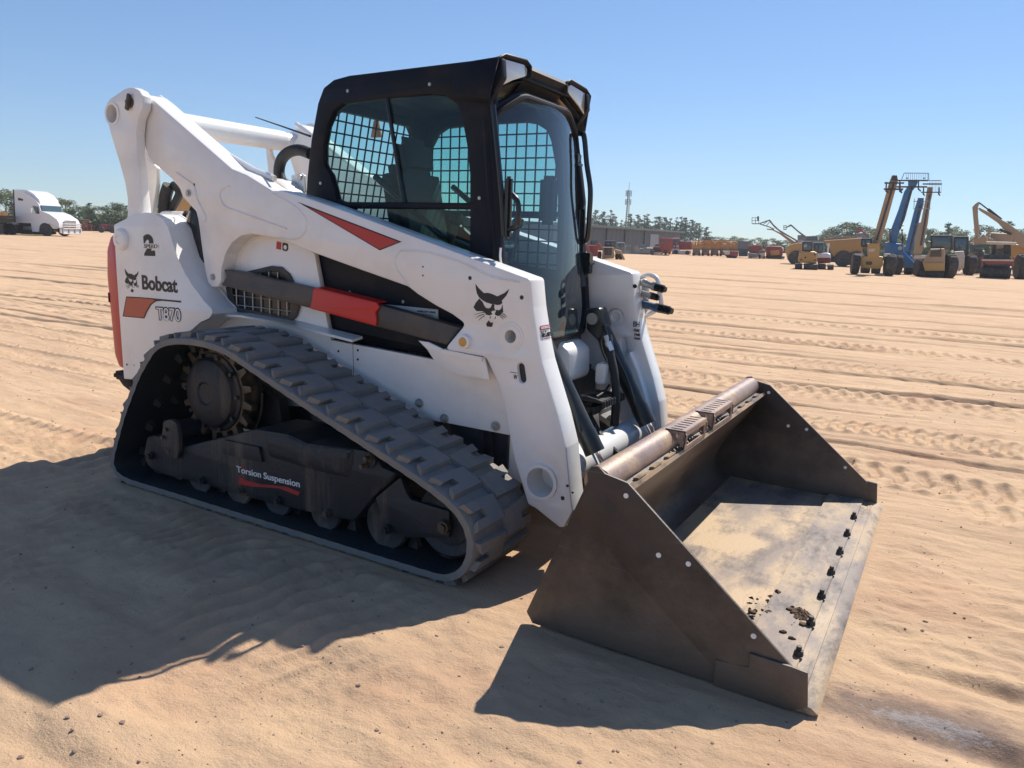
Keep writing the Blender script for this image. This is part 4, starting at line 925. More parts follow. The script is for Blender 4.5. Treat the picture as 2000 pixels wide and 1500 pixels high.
sa, sb = onZ(1312, 838, .63), onZ(1353, 812, .63); sc_, sd2 = onZ(1370, 803, .63), onZ(1410, 780, .63)
pad(sa.y, sb.y); pad(sc_.y, sd2.y)
# cutting edges
g = B(); g.box(((2.80+2.975)/2, 0, .036), (.175, 2*W-.03, .012), bev=.002); g.build('wear_plate', M['bedge'], bucket)
g = B(); g.plate([(2.955, .004), (3.055, .004), (3.072, .012), (3.05, .028), (2.955, .034)], -W-.006, W+.006, .002); g.build('cutting_edge', M['bedge'], bucket)
g = B(); g.plate([(3.005, .030), (3.022, .029), (3.022, .036), (3.006, .037)], -W+.02, W-.02, .001); g.build('weld_seam', M['bedge'], bucket)
g = B()
for q in ((1668, 1007), (1655, 1040), (1641, 1075), (1624, 1114), (1605, 1160), (1584, 1213), (1560, 1272)):
    g = B(); c = onZ(*q, .055); g.cyl((c.x, c.y, .042), (c.x, c.y, .060), .018, .015, n=6); g.cyl((c.x, c.y, .06), (c.x, c.y, .074), .009, n=10); g.build('edge_bolt', M['dark'], bucket)
rnd = random.Random(3)
g = B()
def clodlump(c, r, n, sc=1.0):
    for k in range(n):
        a = rnd.random()*6.28; d = r*math.sqrt(rnd.random()); rr_ = rnd.uniform(.004, .012)*sc
        n0 = len(g.bm.verts); g.sphere((c.x+d*math.cos(a)*.7, c.y+d*math.sin(a)*1.3, c.z+rr_*.5), rr_, 1, (rnd.uniform(.7, 1.5), rnd.uniform(.7, 1.5), rnd.uniform(.6, 1.0)))
        g.bm.verts.ensure_lookup_table()
        for v in g.bm.verts[n0:]: v.co += Vector([rnd.uniform(-1, 1)*rr_*.3 for _ in range(3)])
for q, r, n in (((1565, 1202), .035, 60), ((1548, 1194), .018, 22), ((1580, 1212), .022, 20), ((1502, 1193), .02, 6), ((1468, 1195), .02, 7), ((1500, 1180), .09, 8), ((1560, 1240), .08, 6)):
    clodlump(onZ(*q, .036), r, n)
cl = g.build('dirt_clumps', M['clod'], None); tag(cl, 'brown crumbs and clumps of dirt lying on the bucket floor by the edge bolts', 'dirt', kind='stuff')

# ============================================================ ground: one sheet, fine near the camera, coarse to the horizon
def axis_coords(a, b, fine, grow, far):
    c = list(np.arange(a, b, fine)); 
    s = fine; v = b
    while v < far: c.append(v); s *= grow; v += s
    c.append(far)
    s = fine; v = a-fine; lo_ = []
    while v > -far: lo_.append(v); s *= grow; v -= s
    lo_.append(-far)
    return np.array(sorted(lo_)+c)
def graded(a, b, fine, up, dn):              # up/dn: (growth per metre of distance, reach)
    c = list(np.arange(a, b, fine)); lo_ = []
    for lst, v0, sg, (g_, reach) in ((c, b, 1, up), (lo_, a, -1, dn)):
        d = max(3.0, fine/g_); v = 0.0
        while v < 2500: lst.append(v0+sg*(v if sg > 0 else v+fine)); v += (max(fine, g_*(v+d*.6)) if v < reach else max(g_*(v+d*.6), .07*v))
        lst.append(sg*2600.0)
    return np.array(sorted(c+lo_))
gx = graded(0.2, 4.4, .0105, (.012, 15), (.0085, 30))
gy = graded(-2.6, 0.2, .0105, (.0042, 32), (.08, 3))
print('ground grid', len(gx), len(gy))
X, Y = np.meshgrid(gx, gy, indexing='ij')
def hsh(ix, iy, seed):
    h = (ix*374761393 + iy*668265263 + seed*1442695041) & 0xffffffff
    h = ((h ^ (h >> 13))*1274126177) & 0xffffffff
    return ((h ^ (h >> 16)) & 0xffff)/65535.0
def vnoise(x, y, seed=0):
    ix, iy = np.floor(x).astype(np.int64), np.floor(y).astype(np.int64); fx, fy = x-ix, y-iy
    fx = fx*fx*fx*(fx*(fx*6-15)+10); fy = fy*fy*fy*(fy*(fy*6-15)+10)
    a, b = hsh(ix, iy, seed), hsh(ix+1, iy, seed); c, d = hsh(ix, iy+1, seed), hsh(ix+1, iy+1, seed)
    return (a*(1-fx)+b*fx)*(1-fy)+(c*(1-fx)+d*fx)*fy-.5
def fbm(x, y, o=4, seed=0):
    s = 0; a = 1
    for k in range(o): s = s+a*vnoise(x, y, seed+k*17); x = x*2.03+3.1; y = y*2.03+1.7; a *= .5
    return s
def height(X, Y):
    dist = np.sqrt((X-3.26)**2+(Y+3.28)**2)
    near = np.clip(1.4-dist/30, 0, 1)
    H = .020*fbm(X*.55, Y*.9, 3, 1)
    H += .012*fbm(X*1.9, Y*4.2, 4, 5)*near
    H += .011*fbm(X*9.5, Y*11.5, 4, 9)*np.clip(1.7-dist/8, 0, 1)*np.clip(.6+1.7*vnoise(X*.9, Y*.9, 8), .1, 1)
    # drag lines and ruts along x, wandering
    wy = Y + .10*fbm(X*.35, Y*.2, 2, 21)
    far = np.clip(1.2-dist/60, 0, 1)
    H += .006*fbm(X*.22, wy*3.3, 4, 31)*far
    H += .004*np.minimum(0, fbm(X*.12, wy*1.9, 2, 41)+.02)*2.2*far
    # fine parallel scratches left by the drag
    wl = Y-.045*X*np.clip(X-1, -40, 3)/3+.06*fbm(X*.5, Y*.15, 2, 23)
    H += .010*np.abs(fbm(X*.12, wl*7.5, 4, 51))*np.clip(1.5-dist/30, 0, 1)
    H -= .010*np.clip(np.abs(fbm(X*.07, wl*2.1, 2, 57))*-10+1, 0, 1)*np.clip(1.5-dist/40, 0, 1)*np.clip((Y+.4)*2, 0, 1)
    H += .010*fbm(X*3.4, Y*4.6, 4, 61)*np.clip(2.2-dist/14, .2, 1)
    # bands of tread prints, one per pass of a machine
    def prints(y0, w, p, amp, sk, ph, x0=-60, x1=40, slope=0.0, fade=.5):
        nonlocal H
        yy = Y-(y0+slope*X)+.03*vnoise(X*.4, Y*0, int(ph*7+3))
        m = np.exp(-(yy/(w*.5))**6)
        m = m*np.clip((X-x0)/.6, 0, 1)*np.clip((x1-X)/.6, 0, 1)*np.clip(.95+1.2*fbm(X*.5, Y*.5, 2, int(ph*5+60)), .3, 1.1)
        u = (X+sk*np.abs(yy))/p+ph
        t = np.abs((u % 1)-.5)*2
        bar = np.clip((.60-t)*6, 0, 1)
        near2 = np.clip(1.6-dist/22, 0, 1)
        H = H+m*(2.1*amp*near2*(bar-.6)-.006)
        rim = np.exp(-((np.abs(yy)-w*.56)/(.02+w*.04))**2)*np.clip((X-x0)/.6, 0, 1)*np.clip((x1-X)/.6, 0, 1)
        H = H+rim*(.014+.010*np.sin(u*6.28))*near2
    prints(-.79, .42, .13, .013, .15, .3, x1=-.45)
    prints(.79, .42, .13, .010, .15, .1, x1=-.45)
    prints(1.75, .40, .14, .010, .25, .7)
    prints(3.05, .36, .12, .010, -.2, .2, slope=-.02)
    prints(4.3, .45, .15, .012, .3, .5, slope=.02)
    prints(6.2, .40, .15, .012, -.3, .9, slope=.03)
    prints(8.3, .5, .16, .014, .3, .4, slope=-.01)
    prints(11.0, .5, .2, .016, .3, .6, slope=.02)
    prints(1.05, .3, .12, .012, .2, .55, x0=3.3, slope=.07)
    prints(-.35, .30, .11, .008, .3, .15, x0=3.35, slope=-.05)
    # hard-edged narrow ruts
    for y0, dpt, wd, sl in ((5.6, .022, .06, -.012), (7.2, .022, .05, .01), (3.7, .020, .05, .015), (2.45, .016, .045, -.02), (9.6, .03, .09, .02), (13.5, .03, .1, -.01), (17, .03, .12, .015), (22, .035, .15, 0), (-.62, .016, .035, .04), (-1.02, .022, .05, .08), (-1.30, .014, .05, .12), (4.75, .03, .06, .068), (5.75, .03, .05, .068), (3.0, .03, .06, .06), (6.9, .035, .06, .05), (8.0, .03, .05, .04), (10.4, .04, .09, .03), (12, .04, .08, .03), (15, .04, .1, .02), (19, .05, .12, .0), (26, .06, .18, .01), (31, .06, .2, 0)):
        c = Y-(y0+sl*(X-3))+.05*vnoise(X*.6, Y*0+3, int(y0*10)+77)+.02*vnoise(X*2.6, Y*0+3, int(y0*10)+7); gate = np.clip((X-3.15)*3, 0, 1) if y0 < 0 else .72*np.clip(.7+2.2*vnoise(X*.22, Y*0, int(y0*10)+5), .0, 1.3)
        if y0 > 0: wd = wd*.55
        H = H+gate*1.4*(-dpt*np.exp(-(c/wd)**2)+dpt*.8*np.exp(-((c-wd*2)/wd)**2))*np.clip(1.5-dist/45, 0, 1)
    # raked ripples in front of the machine's near side
    m = np.clip((2.0-X)/.4, 0, 1)*np.clip((-.98-Y)/.12, 0, 1)*np.clip((Y+2.15)/.45, 0, 1)
    rx = X*.97-Y*.24+.16*fbm(X*1.6, Y*1.6, 3, 71)
    rp = np.sin(rx*2*np.pi/.105+3.2*fbm(X*1.8, Y*1.8, 3, 73)); rp = rp+.35*np.sin(2*rx*2*np.pi/.105+1.2)
    H = H+m*.0115*(rp+.6*np.abs(rp))*np.clip(.85+1.3*fbm(X*1.7, Y*1.7, 2, 75), .1, 1)
    # broad wind-blown dunes in the foreground
    m = np.clip((-1.15-Y)/.4, 0, 1)
    H = H+m*.040*fbm(X*1.5+Y*.9, Y*2.8, 3, 81)
    m = np.clip((X-3.1)/.4, 0, 1)*np.clip((.6-Y)/.6, 0, 1)
    H = H+m*.030*fbm(X*1.3, (Y-.12*X)*5.2, 4, 85)
    # level pad under the machine and bucket
    pad_ = np.clip(1-np.maximum(np.abs(X-.65)-1.15, 0)/.25, 0, 1)*np.clip(1-np.maximum(np.abs(Y)-1.0, 0)/.12, 0, 1)
    padb = np.clip(1-np.maximum(np.abs(X-2.6)-.45, 0)/.12, 0, 1)*np.clip(1-np.maximum(np.abs(Y)-1.08, 0)/.10, 0, 1)
    pp = np.maximum(pad_, padb); pp = pp*pp*(3-2*pp)
    berm = np.exp(-((np.abs(Y)-1.035-.02*vnoise(X*7, Y*0, 44))/.03)**2)*np.clip((X+.45)*5, 0, 1)*np.clip((1.75-X)*5, 0, 1)
    H = H+berm*.014*np.clip(.7+2*vnoise(X*6, Y*3, 45), 0, 1.4)
    H = H*(1-pp)+pp*(.005*fbm(X*4, Y*4, 3, 91)-.002)+pad_*.004
    return H
H = height(X, Y)
nx, ny = len(gx), len(gy)
co = np.stack([X, Y, H], -1).reshape(-1, 3).astype(np.float32)
idx = np.arange(nx*ny).reshape(nx, ny)
q = np.stack([idx[:-1, :-1], idx[1:, :-1], idx[1:, 1:], idx[:-1, 1:]], -1).reshape(-1, 4)
me = bpy.data.meshes.new('sandy_ground')
me.vertices.add(len(co)); me.vertices.foreach_set('co', co.ravel())
me.loops.add(q.size); me.loops.foreach_set('vertex_index', q.ravel().astype(np.int32))
me.polygons.add(len(q)); me.polygons.foreach_set('loop_start', np.arange(0, q.size, 4, dtype=np.int32)); me.polygons.foreach_set('loop_total', np.full(len(q), 4, np.int32))
me.polygons.foreach_set('use_smooth', np.ones(len(q), bool)); me.update(); me.validate()
gnd = bpy.data.objects.new('ground', me); COL.objects.link(gnd); tag(gnd, kind='structure')
gm = bpy.data.materials.new('dry_sand'); gm.use_nodes = True; n = gm.node_tree.nodes; l = gm.node_tree.links; p = n['Principled BSDF']
tc = n.new('ShaderNodeTexCoord')
def noise(scale, detail, sc=(1, 1, 1), rough=.6, off=(0, 0, 0)):
    mp = n.new('ShaderNodeMapping'); mp.inputs['Scale'].default_value = sc; mp.inputs['Location'].default_value = off; l.new(tc.outputs['Object'], mp.inputs[0])
    z = n.new('ShaderNodeTexNoise'); z.inputs['Scale'].default_value = scale; z.inputs['Detail'].default_value = detail; z.inputs['Roughness'].default_value = rough; l.new(mp.outputs[0], z.inputs['Vector']); return z.outputs['Fac']
def rng(f, a, b, c=0, d=1):
    r = n.new('ShaderNodeMapRange'); r.inputs[1].default_value = a; r.inputs[2].default_value = b; r.inputs[3].default_value = c; r.inputs[4].default_value = d; l.new(f, r.inputs[0]); return r.outputs[0]
def mix(f, a, b):
    m = n.new('ShaderNodeMix'); m.data_type = 'RGBA'
    l.new(f, m.inputs[0])
    for i, v in ((6, a), (7, b)):
        if isinstance(v, tuple): m.inputs[i].default_value = (*v, 1)
        else: l.new(v, m.inputs[i])
    return m.outputs[2]
SA, SB, SD = (0.59, 0.41, 0.255), (0.53, 0.365, 0.235), (0.43, 0.295, 0.195)
c = mix(rng(noise(1.1, 8, (1, 1.6, 1)), .38, .62), SA, SB)
c = mix(rng(noise(.35, 8, (.35, 1.2, 1), .65), .50, .68, 0, .6), c, SD)           # long dragged streaks
c = mix(rng(noise(.8, 8, (.3, 1.8, 1), .65, (7, 3, 0)), .52, .70, 0, .5), c, (0.63, 0.445, 0.285))
c = mix(rng(noise(3.0, 8, (.12, 1.6, 1), .7, (2, 9, 0)), .53, .70, 0, .55), c, (0.36, 0.235, 0.15))
c = mix(rng(noise(45, 8, (1, 1, 1), .8), .56, .70, 0, .55), c, (0.33, 0.21, 0.13))
c = mix(rng(noise(1.6, 6, (1, 1, 1), .6, (4, 4, 0)), .50, .64, 0, .45), c, (0.50, 0.30, 0.19))
c = mix(rng(noise(4.5, 9, (.8, 1.5, 1), .75, (5, 1, 0)), .50, .72, 0, .38), c, (0.40, 0.265, 0.175))
# white powder spilled by the bucket corner, and the damp dark rim around it
def blob(cx_, cy_, sx, sy, ang):
    mp = n.new('ShaderNodeMapping'); mp.vector_type = 'TEXTURE'; mp.inputs['Location'].default_value = (cx_, cy_, 0); mp.inputs['Rotation'].default_value = (0, 0, ang); mp.inputs['Scale'].default_value = (sx, sy, 5); l.new(tc.outputs['Object'], mp.inputs[0])
    ln = n.new('ShaderNodeVectorMath'); ln.operation = 'LENGTH'; l.new(mp.outputs[0], ln.inputs[0]); return ln.outputs['Value']
def blobmask(b, f, k, lo_, hi_):
    a = n.new('ShaderNodeMath'); a.operation = 'MULTIPLY_ADD'; l.new(f, a.inputs[0]); a.inputs[1].default_value = k; l.new(b, a.inputs[2]); return rng(a.outputs[0], lo_, hi_, 1, 0)
bb = blob(3.36, -.925, .26, .06, .05)
c = mix(blobmask(blob(3.34, -.92, .42, .14, .05), noise(14, 9, (1, 1, 1), .7), 1.6, 1.3, 1.9), c, (0.26, 0.185, 0.14))
c = mix(blobmask(bb, noise(38, 9, (1, 1, 1), .75), 2.2, 1.45, 1.8), c, (0.33, 0.285, 0.26))
l.new(c, p.inputs['Base Color']); p.inputs['Roughness'].default_value = .95; p.inputs['Specular IOR Level'].default_value = .15
def bump(f, st, dist, prev=None):
    b = n.new('ShaderNodeBump'); b.inputs['Strength'].default_value = st; b.inputs['Distance'].default_value = dist; l.new(f, b.inputs['Height'])
    if prev: l.new(prev, b.inputs['Normal'])
    return b.outputs[0]
b1 = bump(noise(3.0, 8, (.35, 1.4, 1), .65), .3, .05)
b2 = bump(noise(20, 9, (1, 1.1, 1), .75), .65, .018, b1)
b3 = bump(noise(110, 6, (1, 1, 1), .75), .6, .006, b2)
l.new(b3, p.inputs['Normal'])
me.materials.append(gm)

# pebbles and crumbs
M['pebble'] = mat('pebble', (0.26, 0.18, 0.14), .9, var=.4)
pr_ = random.Random(11); V = []; F = []
tet = [(1, 0, 0), (-.5, .87, 0), (-.5, -.87, 0), (0, 0, .8), (.2, .3, -.7), (-.9, .1, .3), (.4, -.8, .4)]
def hgt(xs, ys): return height(np.array(xs), np.array(ys))
pts = []
while len(pts) < 1700:
    u = pr_.random(); d = 1.2+u*u*9; a = YAW+pr_.uniform(-.62, .62); x, y = CAM.x+d*math.cos(a), CAM.y+d*math.sin(a)
    if -0.6 < x < 3.1 and abs(y) < 1.1: continue
    pts.append((x, y, d))
hz = hgt([p_[0] for p_ in pts], [p_[1] for p_ in pts])
bmp = bmesh.new()
for (x, y, d), z in zip(pts, hz):
    r = .0013+.0048*pr_.random()**6+.0004*d
    b0 = bmesh.ops.create_icosphere(bmp, subdivisions=1, radius=r)
    sx, sy, sz = pr_.uniform(.7, 1.5), pr_.uniform(.7, 1.3), pr_.uniform(.5, .9)
    for v in b0['verts']: v.co = Vector((x+v.co.x*sx+pr_.uniform(-1, 1)*r*.25, y+v.co.y*sy+pr_.uniform(-1, 1)*r*.25, z+r*.25+v.co.z*sz+pr_.uniform(-1, 1)*r*.2))
me = bpy.data.meshes.new('pebbles'); bmp.to_mesh(me); bmp.free(); me.materials.append(M['pebble']); o = bpy.data.objects.new('pebbles', me); COL.objects.link(o)
tag(o, 'small pebbles and dry crumbs scattered over the sand', 'pebbles', kind='stuff')

# ============================================================ the yard beyond: every machine, tree and building at its own distance
M['y_cat'] = mat('yellow_machine_paint', (0.50, 0.28, 0.07), .45, dust=.5, dust_col=(.42, .30, .2), dscale=2)
M['y_tan'] = mat('sun_faded_tan_paint', (0.38, 0.26, 0.15), .55, dust=.5, dust_col=(.4, .3, .22), dscale=2)
M['y_blue'] = mat('blue_machine_paint', (0.02, 0.15, 0.36), .4, dust=.3, dscale=2)
M['y_red'] = mat('red_machine_paint', (0.27, 0.04, 0.035), .5, dust=.3, dscale=2)
M['y_orange'] = mat('orange_machine_paint', (0.55, 0.25, 0.05), .5, dust=.3, dscale=3)
M['y_cream'] = mat('cream_machine_paint', (0.58, 0.52, 0.42), .45, dust=.3, dscale=3)
M['y_gold'] = mat('gold_dump_body_paint', (0.42, 0.23, 0.06), .55, dust=.6, dust_col=(.3, .2, .13), dscale=1.2)
M['y_grey'] = mat('grey_steel', (0.16, 0.17, 0.18), .55, dust=.3)
M['y_white'] = mat('white_truck_paint', (0.72, 0.73, 0.75), .3, coat=.4)
M['tyre'] = mat('dusty_tyre', (0.045, 0.043, 0.042), .85, dust=.6, dust_col=(.2, .15, .11), dscale=5)
M['yglass'] = mat('cab_glass', (0.05, 0.085, 0.095), .08, spec=.8)
M['ydark'] = mat('dark_machine_parts', (0.03, 0.032, 0.036), .55, dust=.3)
M['wall'] = mat('grey_metal_cladding', (0.075, 0.085, 0.098), .6, var=.12)
M['roof'] = mat('roof_edge_metal', (0.13, 0.15, 0.14), .6)
M['door'] = mat('pale_roller_door', (0.30, 0.34, 0.37), .6)
M['bark'] = mat('bark', (0.11, 0.085, 0.065), .9)

class Far:
    """A spot on the ground seen at a base pixel (or at a distance along a column); traces pixels on vertical planes there."""
    def __init__(s, px, py=None, dist=None, turn=0.0):
        if dist is None: s.g = onZ(px, py, 0.0)
        else: d = ray(px, 422+.038*px); d = Vector((d.x, d.y, 0)).normalized(); s.g = Vector((CAM.x, CAM.y, 0))+d*dist
        h = Vector((s.g.x-CAM.x, s.g.y-CAM.y, 0)); s.dist = h.length; h.normalize(); s.f = h; s.r = Vector((h.y, -h.x, 0))
        s.rz = math.atan2(s.r.y, s.r.x); s.mpp = s.dist/F_PX
    def P(s, px, py, y=0.0):
        d = ray(px, py); o = s.g+s.f*y; t = (o-CAM).dot(s.f)/d.dot(s.f); q = CAM+d*t-s.g
        return (q.dot(s.r), y, max(q.z, 0.0))
    def XZ(s, pts, y=0.0): return [(lambda v: (v[0], v[2]))(s.P(a, b, y)) for a, b in pts]
    def plate(s, g, pts, y0, y1, bev=.02): g.plate(s.XZ(pts, y0), y0, y1, bev)
    def rect(s, g, a, b, c, d, y0, y1, bev=.02): s.plate(g, [(a, b), (c, b), (c, d), (a, d)], y0, y1, bev)
    def bar(s, g, a, b, r, y=0.0, y2=None): g.tube([s.P(*a, y), s.P(*b, y if y2 is None else y2)], r, n=6)
    def empty(s, name): return empty(name, s.g, s.rz)
    def wheel(s, cx, cy_, rp, wp, y, par, ax=(1, 0, 0), rim='y_cream', name='wheel'):
        c = Vector(s.P(cx, cy_, y)); r = rp*s.mpp; w2 = wp*s.mpp/2; a = Vector(ax).normalized(); c.z = max(c.z, r*.98)
        g = B(); g.lathe(c-a*w2, a, [(0, r*.62), (0, r*.93), (w2*.3, r), (w2*1.7, r), (w2*2, r*.93), (w2*2, r*.62)], 24)
        for k in range(16):
            t = 2*math.pi*k/16; q = a.to_track_quat('Z', 'Y'); o = q @ Vector((math.cos(t), math.sin(t), 0))
            g.box(c+o*r*.99, (w2*1.5, r*.09, r*.09), rot=q.to_matrix().to_4x4() @ Matrix.Rotation(t, 4, 'Z') @ Matrix.Rotation(math.pi/2, 4, 'Y'))
        o = g.build(name, M['tyre'], par)
        g = B(); g.lathe(c-a*w2*.9, a, [(0, 0), (0, r*.3), (w2*.4, r*.55), (0, r*.6), (w2*1.8, r*.6), (w2*1.4, r*.55), (w2*1.8, r*.3), (w2*1.8, 0)], 20); g.build('rim', M[rim], o)
        return o
def C4(x, y): return (1640+x/5.556, 320+y/5.556)
def C3(x, y): return (1400+x/6.25, 320+y/6.25)
def C2(x, y): return (1130+x/6.25, 360+y/6.25)
def C1(x, y): return (x/6.667, 340+y/6.667)
def tr(fn, *pts): return [fn(*p) for p in pts]
def part(F, name, m, par, fn, shapes, y0, y1, bev=.02):
    g = B()
    for sh in shapes: F.plate(g, tr(fn, *sh), y0, y1, bev)
    return g.build(name, M[m], par)
def box4(a, b, c, d): return [(a, b), (c, b), (c, d), (a, d)]

# ---------------- four telescopic handlers with raised booms
def telehandler(base, label, paint, boom, fn=C4, by=.6):
    F = Far(*base); t = F.empty('telehandler'); tag(t, label, 'telehandler', 'telescopic handlers with booms raised')
    b_ = part(F, 'boom', paint, t, fn, [boom], by, by+.45, .03)
    lo_ = sum(p[0] for p in boom[5:9])/4, sum(p[1] for p in boom[5:9])/4; hi_ = (boom[0][0]+boom[1][0])/2, (boom[0][1]+boom[1][1])/2+20
    g = B(); F.bar(g, fn(hi_[0]-8, hi_[1]+60), fn(lo_[0]-4, lo_[1]-30), .035, by-.03); F.bar(g, fn(hi_[0]+6, hi_[1]+50), fn(lo_[0]+8, lo_[1]-30), .02, by-.02); g.build('hydraulic_line', M['ydark'], b_)
    g = B()
    for k in (.18, .42, .66, .88):
        x, y = hi_[0]+(lo_[0]-hi_[0])*k, hi_[1]+(lo_[1]-hi_[1])*k; F.rect(g, *fn(x-22, y-5), *fn(x+22, y+5), by-.05, by-.01, .005)
    g.build('wear_pad', M['y_grey'], b_)
    return F, t
F, t = telehandler(C4(350, 1205), 'tan telehandler seen from behind, leftmost raised boom, lettered counterweight', 'y_tan', [(568, 125), (620, 125), (634, 180), (612, 262), (520, 600), (440, 860), (430, 900), (365, 890), (372, 790), (400, 680), (500, 330), (540, 190)])
g = B(); F.plate(g, tr(C4, (575, 122), (622, 124), (634, 180), (560, 175)), .5, 1.1, .02); g.build('boom_head', M['ydark'], t)
body = part(F, 'body', 'y_cat', t, C4, [[(300, 862), (430, 862), (430, 1000), (470, 1010), (470, 1100), (440, 1140), (240, 1130), (205, 1080), (215, 1010), (300, 1000)]], -.3, .5, .06)
part(F, 'body_recess', 'ydark', t, C4, [box4(285, 1060, 350, 1095)], -.36, -.28)
cb = part(F, 'cab', 'ydark', t, C4, [[(232, 810), (350, 812), (352, 905), (300, 905), (228, 900)]], .1, 1.3)
part(F, 'cab_window', 'yglass', cb, C4, [box4(248, 825, 272, 885), box4(282, 825, 335, 880)], .06, .098, .005)
g = B(); a = F.P(*C4(312, 952), -.31); b = F.P(*C4(382, 952), -.31); c = F.P(*C4(312, 920), -.31); g.text('CAT', Vector(a), (1, 0, 0), (0, 0, 1), b[0]-a[0], c[2]-a[2], bold=.03, th=.01); g.build('lettering', M['y_white'], body)
for x0, x1 in ((160, 250), (480, 556)): part(F, 'fender', 'y_cream', t, C4, [[(x0+8, 972), (x1-6, 972), (x1, 1000), (x1-20, 1010), (x0+6, 1008), (x0, 995)]], -.3, .6)
for cx, cy_, rp, wp, y in ((168, 1100, 18, 12, 0), (275, 1165, 9, 15, 3.0), (390, 1168, 9, 14, 3.0), (540, 1112, 19, 15, 0), (635, 1112, 18, 10, 3.2)): F.wheel(*C4(cx, cy_), rp, wp, y, t, (1, .15, 0))
g = B(); F.rect(g, *C4(485, 198), *C4(700, 216), .4, .5); F.rect(g, *C4(478, 264), *C4(690, 284), .4, .5)
for x in (650, 500): F.plate(g, tr(C4, (x, 195), (x+14, 195), (x+12, 290), (x+34, 312), (x+22, 320), (x-6, 300)), .35, .5)
g.build('fork_carriage', M['ydark'], t)
F, t = telehandler(C4(700, 1205), 'bright blue telehandler with the highest boom and a caged fork backrest', 'y_blue', [(742, 170), (842, 168), (848, 200), (830, 240), (790, 290), (706, 600), (660, 700), (630, 780), (620, 870), (548, 866), (560, 700), (636, 500), (700, 300), (742, 240)], by=1.0)
part(F, 'body', 'y_blue', t, C4, [[(495, 850), (690, 870), (700, 960), (800, 1060), (800, 1130), (560, 1130), (480, 960)]], .8, 2.0, .05)
g = B(); F.bar(g, C4(545, 712), C4(550, 870), .04, .9); F.bar(g, C4(676, 718), C4(690, 1010), .04, .9); F.bar(g, C4(530, 712), C4(560, 712), .04, .9); F.bar(g, C4(660, 718), C4(690, 718), .04, .9); g.build('cab_post', M['ydark'], t)
g = B(); g.cyl(F.P(*C4(655, 915), .7), F.P(*C4(655, 915), .8), 3.4*F.mpp); g.build('work_lamp', M['y_cream'], t)
for cx, cy_, rp, wp, y in ((750, 1145, 12, 13, 1.5), (845, 1140, 13, 12, 1.5), (610, 1130, 13, 12, 3.0)): F.wheel(*C4(cx, cy_), rp, wp, y, t, (1, .15, 0), 'y_blue')
g = B(); F.rect(g, *C4(600, 172), *C4(965, 188), .9, 1.0); F.rect(g, *C4(595, 240), *C4(950, 258), .9, 1.0)
for x in (720, 905): F.rect(g, *C4(x, 148), *C4(x+26, 160), .9, 1.0)
for x in (645, 850): F.plate(g, tr(C4, (x, 185), (x+14, 185), (x+10, 265), (x+36, 292), (x+26, 302), (x-5, 275)), .85, 1.0)
g.build('fork_carriage', M['ydark'], t)
g = B(); P4 = tr(C4, (672, 170), (700, 100), (965, 102), (967, 178))
for i in range(3): F.bar(g, P4[i], P4[i+1], .022, 1.0)
for k in range(11): F.bar(g, C4(722+23*k, 102), C4(722+23*k, 175), .010, 1.0)
g.build('fork_backrest', M['y_grey'], t)
F, t = telehandler(C4(860, 1190), 'shorter blue telehandler boom between the tall blue and tan booms', 'y_blue', [(850, 368), (914, 368), (912, 440), (885, 520), (806, 850), (775, 1010), (790, 1070), (720, 1060), (700, 940), (758, 700), (812, 490)], by=2.4)
part(F, 'body', 'y_blue', t, C4, [[(690, 960), (790, 1000), (800, 1130), (700, 1130)]], 2.2, 3.0, .04)
g = B()
for yy in (402, 484): F.rect(g, *C4(800, yy), *C4(985, yy+8), 2.3, 2.36)
for x in (812, 850, 905, 965, 985): F.bar(g, C4(x, 375), C4(x-8, 492), .018, 2.3)
g.build('fork_carriage', M['y_grey'], t)
F.wheel(*C4(900, 1150), 10, 10, 2.6, t, (1, .15, 0), 'y_blue')
F, t = telehandler(C4(900, 1175), 'pale tan telehandler, rightmost raised boom, forks hanging at its top', 'y_tan', [(952, 250), (1012, 250), (1006, 330), (985, 420), (958, 640), (934, 760), (905, 930), (880, 992), (800, 985), (815, 830), (848, 640), (880, 636), (930, 380)], by=3.4)
g = B(); F.rect(g, *C4(882, 302), *C4(1100, 314), 3.3, 3.4); F.rect(g, *C4(900, 210), *C4(1110, 226), 3.3, 3.4); F.rect(g, *C4(970, 176), *C4(1100, 184), 3.3, 3.4)
for x in (905, 1072): F.plate(g, tr(C4, (x, 255), (x+13, 255), (x+12, 322), (x+22, 342), (x+12, 348), (x-6, 330)), 3.2, 3.4)
for k in range(9): F.bar(g, C4(975+16*k, 180), C4(975+16*k, 310), .008, 3.35)
g.build('fork_carriage', M['ydark'], t)
part(F, 'engine_cover', 'y_cream', t, C4, [[(808, 992), (945, 992), (930, 1030), (800, 1030)]], 3.2, 4.0)
part(F, 'body', 'y_grey', t, C4, [[(800, 1030), (930, 1030), (930, 1110), (800, 1110)]], 3.3, 4.0)

